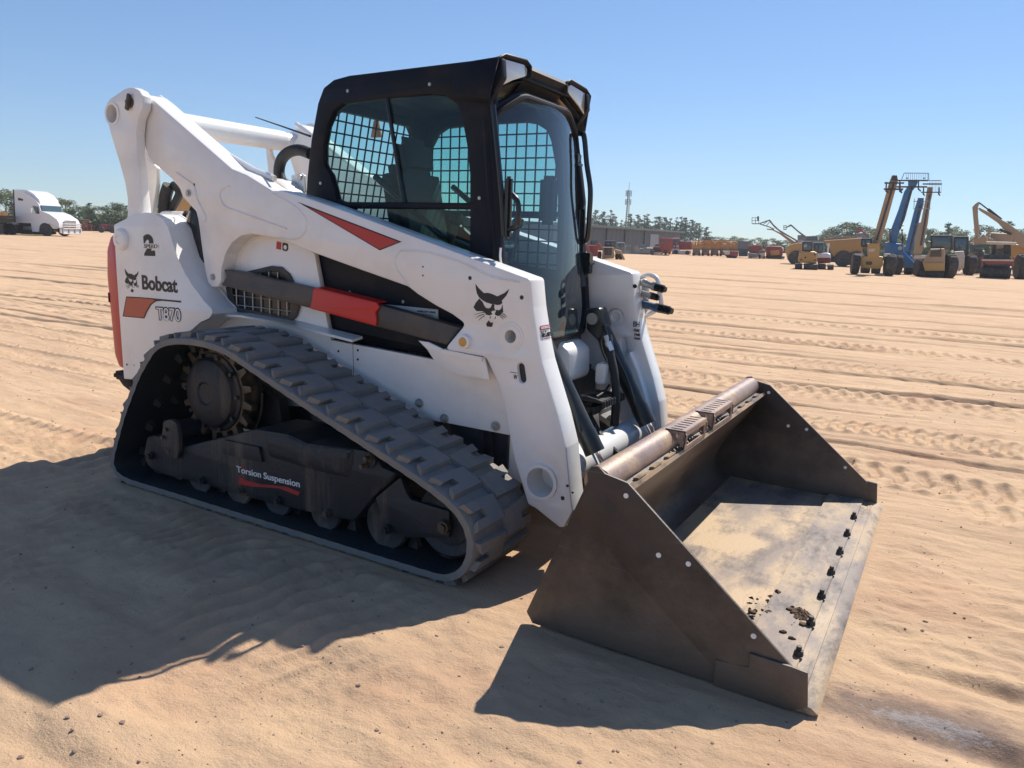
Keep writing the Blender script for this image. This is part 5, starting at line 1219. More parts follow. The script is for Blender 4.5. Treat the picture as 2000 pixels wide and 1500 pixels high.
# ---------------- rollers
def compactor(base, label, s, hood, cabr, wheels, pm, name='soil_compactor'):
    F = Far(*base); t = F.empty(name); tag(t, label, 'roller', 'wheeled soil compactors')
    h = part(F, 'engine_hood', pm, t, C4, [hood], -.6, .9, .08)
    cb = part(F, 'cab', 'ydark', t, C4, [cabr], .9, 2.2, .04)
    a, b, c, d = cabr[0][0], cabr[0][1], cabr[2][0], cabr[2][1]
    part(F, 'cab_window', 'yglass', cb, C4, [box4(a+22, b+26, c-26, d-6)], .84, .90, .01)
    for cx, cy_, rp, wp, y in wheels: F.wheel(*C4(cx, cy_), rp, wp, y, t, (1, .35, 0), 'y_cream')
    return F, t, h
F, t, h = compactor(C4(1060, 1232), 'tan wheeled compactor seen from behind, louvred engine hood, nearest of the parked rollers', 1, [(965, 960), (985, 922), (1135, 918), (1146, 960), (1140, 1165), (925, 1165), (898, 1060)], box4(985, 772, 1228, 930), ((1190, 1125), ) and ((1192, 1122, 20, 14, .2), (870, 1135, 15, 12, .5)), 'y_tan')
g = B()
for k in range(6): F.rect(g, *C4(990-3*k, 940+12*k), *C4(1105, 946+12*k), -.66, -.60, .005)
F.plate(g, tr(C4, (1070, 940), (1100, 915), (1105, 925), (1078, 948)), -.7, -.6); g.build('hood_grille', M['ydark'], h)
part(F, 'hood_rear_panel', 'y_cat', h, C4, [[(905, 1075), (1138, 1070), (1135, 1160), (928, 1160)]], -.68, -.60, .02)
part(F, 'drum_frame', 'ydark', t, C4, [[(870, 1160), (1140, 1160), (1130, 1228), (880, 1222)]], -.2, 1.5, .05)
g = B(); g.box(F.P(*C4(1100, 880), 1.4), (.45, .3, .8), bev=.1); g.build('operator_seat', M['ydark'], t)
F, t, h = compactor(C4(1330, 1205), 'second wheeled compactor with cream hood, behind the tan one', 1, [(1245, 950), (1345, 945), (1358, 1000), (1350, 1130), (1290, 1170), (1245, 1060)], box4(1235, 785, 1402, 1000), ((1410, 1122, 17, 12, .4),), 'y_cream')
F = Far(*C4(1690, 1240)); t = F.empty('asphalt_roller'); tag(t, 'asphalt roller with wide dark drum, white canopy and orange drum frame', 'roller')
c = F.P(*C4(1690, 1172), 0); wd = (F.P(*C4(1860, 1172))[0]-F.P(*C4(1522, 1172))[0])/2
g = B(); r_ = c[2]; g.lathe((c[0]-wd, 0, r_), (1, 0, 0), [(0, r_*.9), (0.02, r_), (2*wd-.02, r_), (2*wd, r_*.9)], 40); g.build('drum', M['ydark'], t)
part(F, 'drum_frame', 'y_red', t, C4, [[(1545, 1050), (1885, 1050), (1870, 1090), (1600, 1088)], [(1536, 1010), (1560, 1010), (1556, 1120), (1530, 1120)], [(1880, 1010), (1900, 1010), (1884, 1120), (1862, 1120)]], -.75, -.6)
part(F, 'bumper_rail', 'y_cream', t, C4, [[(1540, 1033), (1890, 1038), (1888, 1058), (1542, 1054)]], -.85, -.75)
part(F, 'body', 'ydark', t, C4, [[(1570, 985), (1840, 985), (1850, 1040), (1560, 1040)]], -.6, 1.2, .05)
part(F, 'canopy', 'y_cream', t, C4, [[(1590, 842), (1918, 850), (1922, 872), (1900, 880), (1600, 868)]], -.4, 1.6, .03)
g = B()
for x in (1652, 1852): F.bar(g, C4(x, 875), C4(x, 1000), .035, 0)
F.rect(g, *C4(1660, 878), *C4(1700, 980), .3, .4); F.rect(g, *C4(1780, 878), *C4(1850, 980), .3, .4); g.build('canopy_post', M['ydark'], t)
F = Far(*C4(1500, 1190)); t = F.empty('canopy_roller'); tag(t, 'roller with white canopy, mostly hidden left of the asphalt roller', 'roller')
part(F, 'canopy', 'y_cream', t, C4, [[(1418, 848), (1598, 852), (1598, 868), (1420, 866)]], .8, 2.2, .02); part(F, 'body', 'y_cat', t, C4, [[(1400, 965), (1550, 960), (1555, 1100), (1460, 1150), (1400, 1100)]], .8, 2.2, .05)
part(F, 'cab_window', 'yglass', t, C4, [box4(1408, 880, 1555, 955)], 1.0, 2.0, .02); F.wheel(*C4(1500, 1110), 17, 14, .6, t, (.3, 1, 0), 'y_gold')
F = Far(*C4(1975, 1250)); t = F.empty('yard_roller'); tag(t, 'dark roller with dusty tyres at the right edge', 'roller'); F.wheel(*C4(1972, 1150), 20, 15, 0, t, (1, .3, 0), 'y_cream'); part(F, 'body', 'y_cream', t, C4, [[(1940, 1105), (2030, 1105), (2030, 1150), (1945, 1150)]], .3, 1.4, .04); part(F, 'axle', 'ydark', t, C4, [[(1930, 1180), (2030, 1180), (2030, 1220), (1935, 1215)]], .3, 1.4, .04)
# ---------------- large excavator, its boom folded high
F = Far(*C4(1960, 1215)); t = F.empty('excavator'); tag(t, 'big tan excavator behind the rollers, stick folded high above its boom', 'excavator')
part(F, 'stick', 'y_tan', t, C4, [[(1438, 470), (1470, 435), (1505, 410), (1516, 424), (1496, 470), (1498, 560), (1512, 700), (1504, 805), (1470, 812), (1458, 690), (1446, 560)]], .2, .75, .03)
part(F, 'boom', 'y_tan', t, C4, [[(1500, 478), (1530, 478), (1640, 535), (1745, 600), (1830, 645), (1910, 705), (2010, 775), (2060, 840), (2060, 960), (1900, 850), (1850, 765), (1760, 690), (1715, 640), (1600, 560), (1515, 505)]], .1, .8, .04)
g = B(); F.bar(g, C4(1512, 420), C4(1612, 496), .05, .4); F.bar(g, C4(1608, 492), C4(1752, 606), .11, .4); F.bar(g, C4(1735, 712), C4(1862, 765), .09, .05); g.build('hydraulic_cylinder', M['ydark'], t)
part(F, 'body', 'y_cat', t, C4, [[(1860, 870), (2060, 880), (2060, 1090), (1880, 1090), (1850, 1000)]], .9, 3.5, .1); part(F, 'bucket', 'y_tan', t, C4, [[(1440, 800), (1515, 800), (1560, 760), (1600, 800), (1600, 860), (1460, 870)]], .1, .9, .05)
part(F, 'crawler_track', 'ydark', t, C4, [[(1860, 1100), (2060, 1100), (2060, 1200), (1880, 1200)]], .3, 3.8, .1)
F = Far(1925, 532); t = F.empty('wheel_loader'); tag(t, 'tan loader with raised arm between the rollers and the excavator', 'loader')
part(F, 'lift_arm', 'y_tan', t, C4, [[(1575, 812), (1632, 684), (1642, 696), (1620, 800), (1700, 830), (1700, 860), (1560, 850)]], 1, 1.6, .03); part(F, 'body', 'y_tan', t, C4, [[(1640, 745), (1870, 760), (1880, 1000), (1640, 1000)]], 1.4, 4, .08); F.wheel(*C4(1750, 1100), 20, 18, 1.2, t, (.3, 1, 0), 'y_gold')
# ---------------- articulated dump truck with rubble
F = Far(*C3(1540, 1255)); t = F.empty('dump_truck'); tag(t, 'yellow articulated dump truck loaded with rubble behind the small excavators', 'dump truck')
part(F, 'dump_body', 'y_gold', t, C3, [[(1310, 935), (1770, 905), (1780, 1120), (1660, 1160), (1420, 1130), (1375, 1040)]], 0, 3.0, .08)
part(F, 'hood', 'y_cat', t, C3, [[(845, 1012), (900, 985), (985, 962), (1045, 962), (1045, 1165), (860, 1160), (838, 1080)]], .2, 2.6, .12)
part(F, 'chassis', 'ydark', t, C3, [[(860, 1160), (1760, 1120), (1760, 1215), (870, 1180)]], .5, 2.6, .05)
F.wheel(*C3(1540, 1165), 14, 12, .1, t, (.15, 1, 0), 'y_gold'); F.wheel(*C3(1700, 1165), 14, 12, .1, t, (.15, 1, 0), 'y_gold'); F.wheel(*C3(960, 1150), 12, 11, .1, t, (.15, 1, 0), 'y_gold')
rq = random.Random(5); g = B()
for k in range(46):
    x = 1325+430*rq.random(); z = 895+40*rq.random(); p = F.P(*C3(x, z), .3+2.2*rq.random()); s = rq.uniform(.12, .34)
    g.box(p, (s*1.6, s, s*.7), rot=(rq.choice('XYZ'), rq.random()*3), bev=.03)
o = g.build('rubble', mat('broken_concrete_rubble', (.42, .33, .25), .9, var=.4), None); o.location = F.g; o.rotation_euler = (0, 0, F.rz); tag(o, 'pale broken rubble heaped in the yellow dump truck', 'rubble', kind='stuff')
# ---------------- two compact excavators
F = Far(*C3(1100, 1286)); t = F.empty('compact_excavator'); tag(t, 'yellow compact excavator seen from behind with lettered cab window', 'excavator')
part(F, 'counterweight', 'y_cat', t, C3, [[(1005, 1075), (1190, 1068), (1222, 1085), (1222, 1205), (1200, 1218), (1000, 1205), (990, 1180)]], -.5, .8, .1)
cb = part(F, 'cab', 'ydark', t, C3, [[(1042, 948), (1165, 948), (1165, 1068), (1040, 1066)]], -.3, .9, .04); part(F, 'cab_window', 'yglass', cb, C3, [box4(1056, 962, 1150, 1050)], -.35, -.3, .01)
g = B(); a = F.P(*C3(1065, 1015), -.38); b = F.P(*C3(1098, 1015), -.38); c = F.P(*C3(1065, 985), -.38); g.text('CAT', Vector(a), (1, 0, 0), (0, 0, 1), b[0]-a[0], c[2]-a[2], bold=.03, th=.01); g.build('lettering', M['y_white'], cb)
g = B()
for q in ((1080, 1142), (1030, 1170), (1198, 1110), (1198, 1175)): g.cyl(F.P(*C3(*q), -.54), F.P(*C3(*q), -.5), .05, n=8)
g.build('panel_bolt', M['ydark'], t)
g = B(); F.rect(g, *C3(952, 1220), *C3(1040, 1285), -.9, 1.4, .12); F.rect(g, *C3(1060, 1222), *C3(1236, 1284), -.9, 1.4, .12); g.build('crawler_track', M['ydark'], t)
F = Far(*C3(1320, 1288)); t = F.empty('compact_excavator'); tag(t, 'white and red compact excavator beside the yellow compact one', 'excavator')
part(F, 'body', 'y_white', t, C3, [[(1232, 1092), (1350, 1085), (1388, 1100), (1392, 1150), (1228, 1152)]], -.3, 1.0, .08); part(F, 'counterweight', 'y_red', t, C3, [[(1226, 1154), (1392, 1152), (1388, 1210), (1232, 1218)]], -.35, 1.0, .06)
cb = part(F, 'cab', 'y_grey', t, C3, [[(1172, 955), (1305, 955), (1312, 1085), (1180, 1085)]], .0, 1.2, .05); part(F, 'cab_window', 'yglass', cb, C3, [box4(1186, 968, 1232, 1072), box4(1242, 968, 1296, 1072)], -.05, .0, .01)
g = B(); F.rect(g, *C3(1232, 1225), *C3(1330, 1288), -.9, 1.3, .12); F.rect(g, *C3(1350, 1228), *C3(1428, 1288), -.9, 1.3, .12); g.build('crawler_track', M['ydark'], t)
part(F, 'swing_boom', 'y_white', t, C3, [[(1330, 985), (1375, 965), (1378, 985), (1362, 1085), (1345, 1085), (1350, 1000)]], .6, .8, .02)
F = Far(1590, 512); t = F.empty('excavator'); tag(t, 'grey cabbed excavator whose roof shows above the yellow compact excavator', 'excavator')
cb = part(F, 'cab', 'y_grey', t, C3, [[(1085, 882), (1225, 878), (1242, 940), (1240, 1000), (1070, 1000), (1068, 940)]], 0, 1.6, .06); part(F, 'cab_window', 'yglass', cb, C3, [box4(1092, 892, 1150, 935), box4(1160, 892, 1228, 935)], -.06, 0, .01)
g = B(); F.rect(g, *C3(1060, 1000), *C3(1240, 1140), 0, 2, .1); g.build('body', M['y_grey'], t)
# ---------------- boom lifts
F = Far(1575, 507); t = F.empty('boom_lift'); tag(t, 'white and grey boom lift, larger of two, basket raised at far left', 'boom lift', 'boom lifts leaning left')
g = B(); F.plate(g, tr(C3, (628, 684), (652, 684), (690, 735), (760, 800), (860, 860), (1000, 940), (985, 958), (900, 905), (780, 840), (700, 775), (655, 722)), 0, .35, .02); g.build('upper_boom', M['y_grey'], t)
g = B(); F.plate(g, tr(C3, (610, 790), (680, 796), (800, 850), (960, 955), (990, 975), (905, 978), (860, 930), (770, 860), (680, 812), (612, 803)), .4, .8, .02); g.build('lower_boom', M['y_tan'], t)
g = B(); F.bar(g, C3(520, 730), C3(650, 685), .07, .2); F.bar(g, C3(525, 735), C3(640, 770), .06, .2); F.bar(g, C3(560, 745), C3(620, 700), .04, .2); F.bar(g, C3(600, 765), C3(650, 700), .04, .2); F.bar(g, C3(640, 770), C3(700, 800), .07, .2); g.build('jib', M['y_grey'], t)
def basket(F, t, fn, x0, y0, x1, y1, yy=.2, dp=.9):
    g = B()
    for d in (yy, yy+dp):
        for yv in (y0, (y0+y1)/2, y1): F.bar(g, fn(x0, yv), fn(x1, yv), .03, d)
        for xv in (x0, (x0+x1)/2, x1): F.bar(g, fn(xv, y0), fn(xv, y1), .03, d)
    for xv in (x0, x1):
        for yv in (y0, y1): F.bar(g, fn(xv, yv), fn(xv, yv), .03, yy, yy+dp)
    F.rect(g, *fn(x0, y1-4), *fn(x1, y1+4), yy, yy+dp, .01)
    g.build('basket', M['ydark'], t)
basket(F, t, C3, 430, 658, 512, 730); g = B(); F.rect(g, *C3(492, 640), *C3(515, 690), .3, .5, .02); g.build('control_box', M['y_red'], t)
g = B(); F.rect(g, *C3(960, 940), *C3(1060, 1010), 0, 2, .1); F.rect(g, *C3(940, 1010), *C3(1080, 1120), 0, 2.2, .1); g.build('turntable', M['y_grey'], t)
F = Far(1585, 505); t = F.empty('boom_lift'); tag(t, 'dark boom lift, smaller of two, with bent boom above the grey cab', 'boom lift', 'boom lifts leaning left')
g = B(); F.plate(g, tr(C3, (848, 768), (900, 738), (915, 742), (990, 810), (1098, 890), (1085, 915), (985, 830), (905, 760), (855, 780)), .5, .8, .02); g.build('boom', M['y_grey'], t); basket(F, t, C3, 815, 752, 850, 800, .5, .6)
g = B(); F.rect(g, *C3(985, 870), *C3(1080, 1000), .5, 2, .08); g.build('turntable', M['y_grey'], t)
F = Far(1700, 512); t = F.empty('crane'); tag(t, 'faded red lifting arm slanting behind the tan telehandler cab', 'crane'); g = B(); F.plate(g, tr(C3, (1700, 800), (1765, 790), (1860, 895), (1845, 905), (1770, 830), (1710, 850)), 0, .4, .02); g.build('boom', M['y_red'], t); g = B(); F.rect(g, *C3(1700, 850), *C3(1860, 1000), 0, 2, .05); g.build('body', M['y_grey'], t)

# ---------------- warehouse, mast, red trucks
WB = Far(1300, dist=112)
w0, w1_ = Far(1080, dist=84), Far(1327, dist=118)
wh = empty('warehouse', w0.g, 0)
d_ = w1_.g-w0.g; Lw = d_.length; ang = math.atan2(d_.y, d_.x); wh.rotation_euler = (0, 0, ang); tag(wh, 'long grey metal warehouse with a pale roller door beyond the bare yard', 'warehouse')
def z_at(F, px, py): return F.P(px, py)[2]
h0, h1 = z_at(w0, 1080, 434), z_at(w1_, 1327, 458); hh = (h0+h1)/2
g = B(); n_ = 60
for k in range(n_): g.box((Lw*(k+.5)/n_, 0 if k % 2 else .012, hh/2), (Lw/n_, .10, hh))
g.box((Lw/2, 15, hh/2), (Lw, 29.6, hh-.05)); g.build('wall', M['wall'], wh)
g = B(); g.box((Lw/2, -.25, hh+.12), (Lw+1, .7, .28), bev=.04); g.faces([(-.5, 0, hh+.2), (Lw+.5, 0, hh+.2), (Lw+.5, 15, hh+.6), (-.5, 15, hh+.6)], [(0, 1, 2, 3)]); g.faces([(-.5, 30, hh+.2), (Lw+.5, 30, hh+.2), (Lw+.5, 15, hh+.6), (-.5, 15, hh+.6)], [(0, 1, 2, 3)]); g.faces([(Lw+.5, 0, hh+.2), (Lw+.5, 30, hh+.2), (Lw+.5, 15, hh+.6)], [(0, 1, 2)]); g.build('roof', M['roof'], wh)
def wcol(px):
    d = ray(px, 470); d = Vector((d.x, d.y)); a = Vector((w0.g.x-CAM.x, w0.g.y-CAM.y)); u = Vector((d_.x, d_.y)).normalized()
    det = d.x*(-u.y)+d.y*u.x; t = (a.x*(-u.y)+a.y*u.x)/det; return (Vector((d.x*t, d.y*t))-a).dot(u)
x0, x1 = wcol(1268.4), wcol(1284.5)
g = B(); g.box(((x0+x1)/2, -.09, hh*.42), (x1-x0, .06, hh*.84))
for k in range(10): g.box(((x0+x1)/2, -.13, hh*.08*(k+.5)), (x1-x0-.1, .03, .05))
g.build('roller_door', M['door'], wh)
for px in (1219, 1257, 1183):
    x0 = wcol(px); g = B(); g.box((x0, -.12, hh/2), (.25, .10, hh)); g.build('downpipe', M['ydark'], wh)
F = Far(1222, dist=230); tw = F.empty('cell_tower'); tag(tw, 'tall thin lattice cell tower rising behind the pines', 'tower')
p0, p1 = F.P(1222.5, 470), F.P(1226.5, 371); H_ = p1[2]; g = B(); r0 = .7
xt = 0.0
for k in range(3):
    a = k*2.094+.3; g.tube([(r0*math.cos(a), r0*math.sin(a), 0), (.3*math.cos(a), .3*math.sin(a), H_)], .09, n=5)
for k in range(26):
    z0, z1 = H_*k/26, H_*(k+1)/26; ra_, rb_ = r0+(.3-r0)*k/26, r0+(.3-r0)*(k+1)/26
    for j in range(3): a, b = j*2.094+.3, (j+1)*2.094+.3; g.tube([(ra_*math.cos(a), ra_*math.sin(a), z0), (rb_*math.cos(b), rb_*math.sin(b), z1)], .05, n=4)
g.build('mast', M['y_grey'], tw)
g = B(); g.cyl((0, 0, H_), (0, 0, H_+2.2), .07, n=6)
for k in range(6):
    a = k*1.047; 
    for zz in (H_-1.0, H_-3.4): g.box((.75*math.cos(a), .75*math.sin(a), zz), (.22, .22, 1.7)); g.tube([(0, 0, zz), (.7*math.cos(a), .7*math.sin(a), zz)], .06, n=4)
g.build('antenna', M['y_grey'], tw)

def simple(base, name, label, cat, parts, group=None, wheels=(), dist=None):
    F = Far(*base) if dist is None else Far(base[0], dist=dist); t = F.empty(name); tag(t, label, cat, group)
    for nm, m, fn, shapes, y0, y1, bv in parts: part(F, nm, m, t, fn, shapes, y0, y1, bv)
    for w_ in wheels: F.wheel(*w_[:2], w_[2], w_[3], w_[4], t, w_[5] if len(w_) > 5 else (1, .2, 0), w_[6] if len(w_) > 6 else 'y_grey')
    return F, t
simple(C2(170, 905), 'red_tractor', 'red tractor with front loader arms parked in front of the warehouse', 'tractor', [
    ('cab', 'ydark', C2, [[(150, 682), (232, 682), (240, 760), (140, 760)]], .2, 1.5, .04), ('cab_window', 'yglass', C2, [box4(160, 692, 222, 740)], .14, .2, .01),
    ('hood', 'y_red', C2, [[(120, 742), (235, 742), (240, 880), (120, 880)]], -.8, .6, .08), ('lift_arm', 'y_red', C2, [[(45, 720), (90, 715), (165, 850), (150, 870), (60, 790)], [(205, 725), (250, 715), (295, 780), (275, 800), (215, 760)]], -1.2, -.9, .03),
    ('bucket', 'y_grey', C2, [[(45, 800), (75, 790), (70, 900), (40, 900)]], -1.4, .4, .02)], wheels=((*C2(125, 860), 7, 6, -.2), (*C2(255, 865), 7, 6, -.2)))
simple(C2(350, 912), 'backhoe_loader', 'tan tractor loader with dark grille beside the red tractor', 'loader', [
    ('cab', 'ydark', C2, [[(325, 692), (452, 696), (450, 765), (318, 765)]], .3, 1.6, .04), ('cab_window', 'yglass', C2, [box4(335, 704, 385, 752), box4(395, 704, 442, 752)], .24, .3, .01),
    ('hood', 'y_tan', C2, [[(295, 765), (430, 765), (440, 870), (430, 905), (285, 905)]], -.7, .8, .08), ('grille', 'ydark', C2, [[(312, 772), (408, 772), (405, 866), (318, 866)]], -.8, -.7, .02),
    ('lift_arm', 'y_tan', C2, [[(440, 790), (520, 810), (570, 915), (545, 920), (510, 850), (450, 850)]], -.4, .5, .05), ('cab_roof', 'y_grey', C2, [[(315, 684), (455, 690), (455, 700), (315, 696)]], .1, 1.8, .02)], wheels=((*C2(470, 875), 7, 5, 0), (*C2(515, 880), 6, 5, 0)))
simple(C2(520, 880), 'parked_van', 'pale van roof behind the tan tractor loader', 'van', [('body', 'y_grey', C2, [[(470, 712), (560, 706), (572, 740), (570, 850), (470, 850)]], 0, 3, .1), ('windshield', 'yglass', C2, [box4(480, 730, 560, 765)], -.05, 0, .01)])
F, t = simple(C2(700, 850), 'scrap_pile', 'low pile of pale scrap and parts along the warehouse wall', 'scrap', [])
bpy.data.objects.remove(t, do_unlink=True)
g = B()
for k in range(60):
    x = 560+330*rq.random(); z = 845-60*rq.random()**2; p = F.P(*C2(x, z), rq.uniform(-1, 2)); s = rq.uniform(.15, .6); g.box(p, (s*1.8, s, s), rot=(rq.choice('XYZ'), rq.random()*3), bev=.02)
o = g.build('scrap_pile', mat('mixed_scrap', (.28, .27, .25), .8, var=.5), None); o.location = F.g; o.rotation_euler = (0, 0, F.rz); tag(o, 'low heap of pale scrap along the warehouse wall left of the pickup', 'scrap', kind='stuff')
simple(C2(980, 852), 'pickup_truck', 'red pickup truck facing the camera by the warehouse door', 'pickup truck', [
    ('cab', 'y_red', C2, [[(945, 728), (1070, 722), (1090, 760), (1130, 770), (1130, 840), (1020, 845), (920, 760)]], .3, 3.2, .08), ('windshield', 'yglass', C2, [[(950, 734), (1062, 732), (1078, 756), (935, 758)]], .22, .3, .01),
    ('hood', 'y_red', C2, [[(895, 762), (1025, 758), (1030, 845), (890, 845)]], -.9, .6, .1), ('grille', 'ydark', C2, [[(900, 774), (1012, 772), (1012, 826), (902, 826)]], -1.0, -.9, .02), ('bumper', 'steel', C2, [box4(892, 828, 1022, 842)], -1.1, -.95, .02)],
    wheels=((*C2(905, 840), 3.6, 3, -.6), (*C2(1015, 840), 3.6, 3, -.6), (*C2(1110, 838), 3.6, 3, 2.6)))
simple((1300, 499.5), 'box_trailer', 'dark red box body standing behind the red pickup truck', 'trailer', [('box', 'y_red', C2, [[(985, 652), (1142, 660), (1142, 800), (985, 800)]], 1, 6, .06), ('side_window', 'yglass', C2, [box4(1000, 695, 1050, 725)], .93, 1.0, .01)], wheels=((1300, 495, 4, 3, 1.2),))
F, t = simple(C2(1250, 856), 'rescue_truck', 'red and white rescue box truck right of the warehouse', 'truck', [
    ('cab', 'y_red', C2, [[(1138, 665), (1232, 660), (1236, 800), (1138, 800)]], -.2, 2.6, .06), ('windshield', 'yglass', C2, [box4(1150, 690, 1222, 730)], -.26, -.2, .01), ('box_body', 'y_red', C2, [[(1236, 695), (1382, 700), (1380, 800), (1236, 800)]], 0, 2.6, .05),
    ('lower_body', 'y_white', C2, [[(1136, 785), (1225, 785), (1235, 812), (1378, 812), (1376, 852), (1136, 850)]], -.3, 2.6, .04), ('roof_unit', 'y_white', C2, [box4(1150, 652, 1228, 664), box4(1240, 684, 1285, 697), box4(1320, 688, 1370, 700)], 0, 1.6, .02)], wheels=((*C2(1186, 835), 4, 3, -.4, (.3, 1, 0)), (*C2(1330, 838), 4, 3, -.4, (.3, 1, 0))))
g = B(); 
for i, (x, s_) in enumerate(((1158, 'S'), (1190, 'RESCUE'))):
    a, b = F.P(*C2(x, 772), -.22), F.P(*C2(x+(14 if i == 0 else 34), 772), -.22); g.text('+' if i == 0 else 'FIRE', Vector(a), (1, 0, 0), (0, 0, 1), b[0]-a[0], .28, bold=.02, th=.01)
g.build('lettering', M['y_white'], t)
# scissor lifts in a row
for k in range(5):
    x0 = 1388+k*110; x1 = x0+104
    F = Far(*C2((x0+x1)/2, 872+2*k)); t = F.empty('scissor_lift'); tag(t, ['first scissor lift from the left in the orange row', 'second scissor lift from the left in the orange row', 'middle scissor lift of the five in the orange row', 'fourth scissor lift from the left in the orange row', 'rightmost scissor lift of the orange row, behind the small skip'][k], 'scissor lift', 'orange scissor lifts in a row')
    part(F, 'chassis', 'y_gold' if k % 2 == 0 else 'y_orange', t, C2, [box4(x0, 834, x1, 866)], 0, 1.2, .05); part(F, 'scissor_stack', 'y_grey', t, C2, [box4(x0+4, 785, x1-4, 834)], .1, 1.0, .02)
    g = B(); 
    for yy in (684, 715, 745, 776): F.bar(g, C2(x0, yy), C2(x1, yy), .05, 0); F.bar(g, C2(x0, yy), C2(x1, yy), .05, 1.2)
    for j in range(8): F.bar(g, C2(x0+(x1-x0)*j/7, 684), C2(x0+(x1-x0)*j/7, 784), .045, 0); F.bar(g, C2(x0+(x1-x0)*j/7, 684), C2(x0+(x1-x0)*j/7, 784), .045, 1.2)
    F.rect(g, *C2(x0, 760), *C2(x1, 784), 0, 1.2, .01); g.build('platform_rail', M['y_orange'], t)
    for xx in (x0+16, x1-16): F.wheel(*C2(xx, 864), 2.6, 2.2, -.1, t, (0, 1, 0), 'y_grey')
simple(C2(1850, 900), 'skip_container', 'small skip container, cream left end and dull red side', 'skip', [('cream_end', 'y_cream', C2, [[(1760, 812), (1845, 815), (1850, 858), (1790, 860)]], -.2, 1.2, .02), ('red_side', 'y_red', C2, [[(1845, 812), (1952, 820), (1945, 880), (1845, 872)]], -.2, 1.2, .03), ('base', 'ydark', C2, [[(1790, 862), (1940, 880), (1925, 902), (1810, 898)]], -.1, 1.1, .03)])
simple(C3(320, 1150), 'equipment_stack', 'blue grey stacked equipment crates right of the orange scissor lifts', 'crates', [('crate', 'y_grey', C3, [[(255, 935), (385, 945), (385, 1040), (255, 1035)], ], 0, 2, .04), ('lower_crate', 'wall', C3, [[(265, 1042), (380, 1044), (378, 1130), (265, 1128)]], 0, 2, .04)])
simple(C3(460, 1156), 'combine', 'hazy red farm machine with raised body far off, leftmost red one', 'farm machine', [('body', 'y_red', C3, [[(390, 1010), (440, 990), (545, 990), (560, 1080), (540, 1130), (400, 1130)]], 0, 3, .1), ('header', 'y_grey', C3, [[(380, 1085), (500, 1100), (500, 1148), (385, 1148)]], -.8, .2, .05)], wheels=((*C3(420, 1125), 4, 3, 0), (*C3(520, 1125), 4, 3, 0)))
simple(C3(545, 1160), 'yellow_forklift', 'small yellow forklift standing between the red farm machines', 'forklift', [('body', 'y_cream', C3, [[(505, 1090), (590, 1088), (592, 1150), (510, 1150)]], 0, 1.4, .06), ('cab', 'y_gold', C3, [[(520, 1055), (590, 1052), (592, 1086), (520, 1088)]], .1, 1.3, .03), ('cab_window', 'yglass', C3, [box4(530, 1062, 580, 1082)], .04, .1, .005)], wheels=((*C3(525, 1148), 2.6, 2, -.1), (*C3(580, 1148), 2.6, 2, -.1)))
simple(C3(700, 1160), 'farm_sprayer', 'hazy red machine with rounded tank just left of the yellow hood', 'farm machine', [('tank', 'y_red', C3, [[(600, 1010), (650, 1000), (790, 1005), (815, 1060), (800, 1130), (600, 1130)]], 0, 3, .2), ('frame', 'ydark', C3, [[(590, 1130), (830, 1130), (825, 1156), (600, 1156)]], -.1, 2.6, .04), ('side_panel', 'y_orange', C3, [[(650, 1060), (760, 1050), (770, 1110), (660, 1120)]], -.1, 0, .02)], wheels=((*C3(640, 1140), 4, 3, -.2), (*C3(780, 1140), 4, 3, -.2)))
# ---------------- seen between link and boom: two yellow machines
def CA(x, y): return (200+x/4, 150+y/4)
F, t = simple((325, 462), 'wheel_loader', 'yellow machine with black hoses seen between the rear link and boom', 'loader', [('body', 'y_cat', CA, [[(590, 960), (620, 920), (690, 905), (700, 1060), (560, 1060)]], 0, 3, .1), ('chassis', 'ydark', CA, [[(560, 1060), (700, 1060), (700, 1180), (560, 1180)]], .2, 2.6, .1)], wheels=((345, 455, 9, 6, 0),))
F, t = simple((308, 461), 'forestry_machine', 'small distant yellow cab with roof rails, right of the rear link', 'forestry machine', [('cab', 'y_cream', CA, [[(415, 985), (470, 985), (472, 1040), (412, 1040)]], 0, 2, .05), ('cab_window', 'yglass', CA, [box4(420, 995, 440, 1025), box4(446, 995, 466, 1025)], -.05, 0, .01), ('body', 'y_cat', CA, [[(410, 1040), (478, 1040), (480, 1110), (405, 1110)]], -.2, 2, .05)])
g = B(); F.bar(g, CA(415, 950), CA(458, 950), .05, 0)
for x in (415, 436, 458): F.bar(g, CA(x, 950), CA(x, 985), .04, 0)
g.build('roof_rail', M['y_grey'], t)

# ---------------- white highway tractor with a flatbed trailer
F = Far(*C1(590, 805)); t = F.empty('semi_truck'); tag(t, 'white semi truck with tall sleeper cab parked at the far left', 'semi truck')
S_ = Vector((-.80, .60, 0))      # rearwards direction of the truck in the spot's own axes
def off(P, k): return (P[0]+S_.x*k, P[1]+S_.y*k, P[2])
y_s = 0.0
def skew(F, fn, pts, dx0=.0):     # side outline: depth grows towards the truck's tail
    xr = F.P(*fn(620, 700))[0]; out = []
    for x, y in pts:
        # walk along the side plane: a point on it has local (x, d) with d = (xr-x)*k
        k = .62; d = ray(*fn(x, y)); o = F.g
        # plane through the front wheel with direction S_
        nrm = Vector((F.r*S_.y - F.f*S_.x)); nrm.normalize(); tt = (o-CAM).dot(nrm)/d.dot(nrm); q = CAM+d*tt-o
        out.append((q.dot(F.r), q.dot(F.f), max(q.z, 0)))
    return out
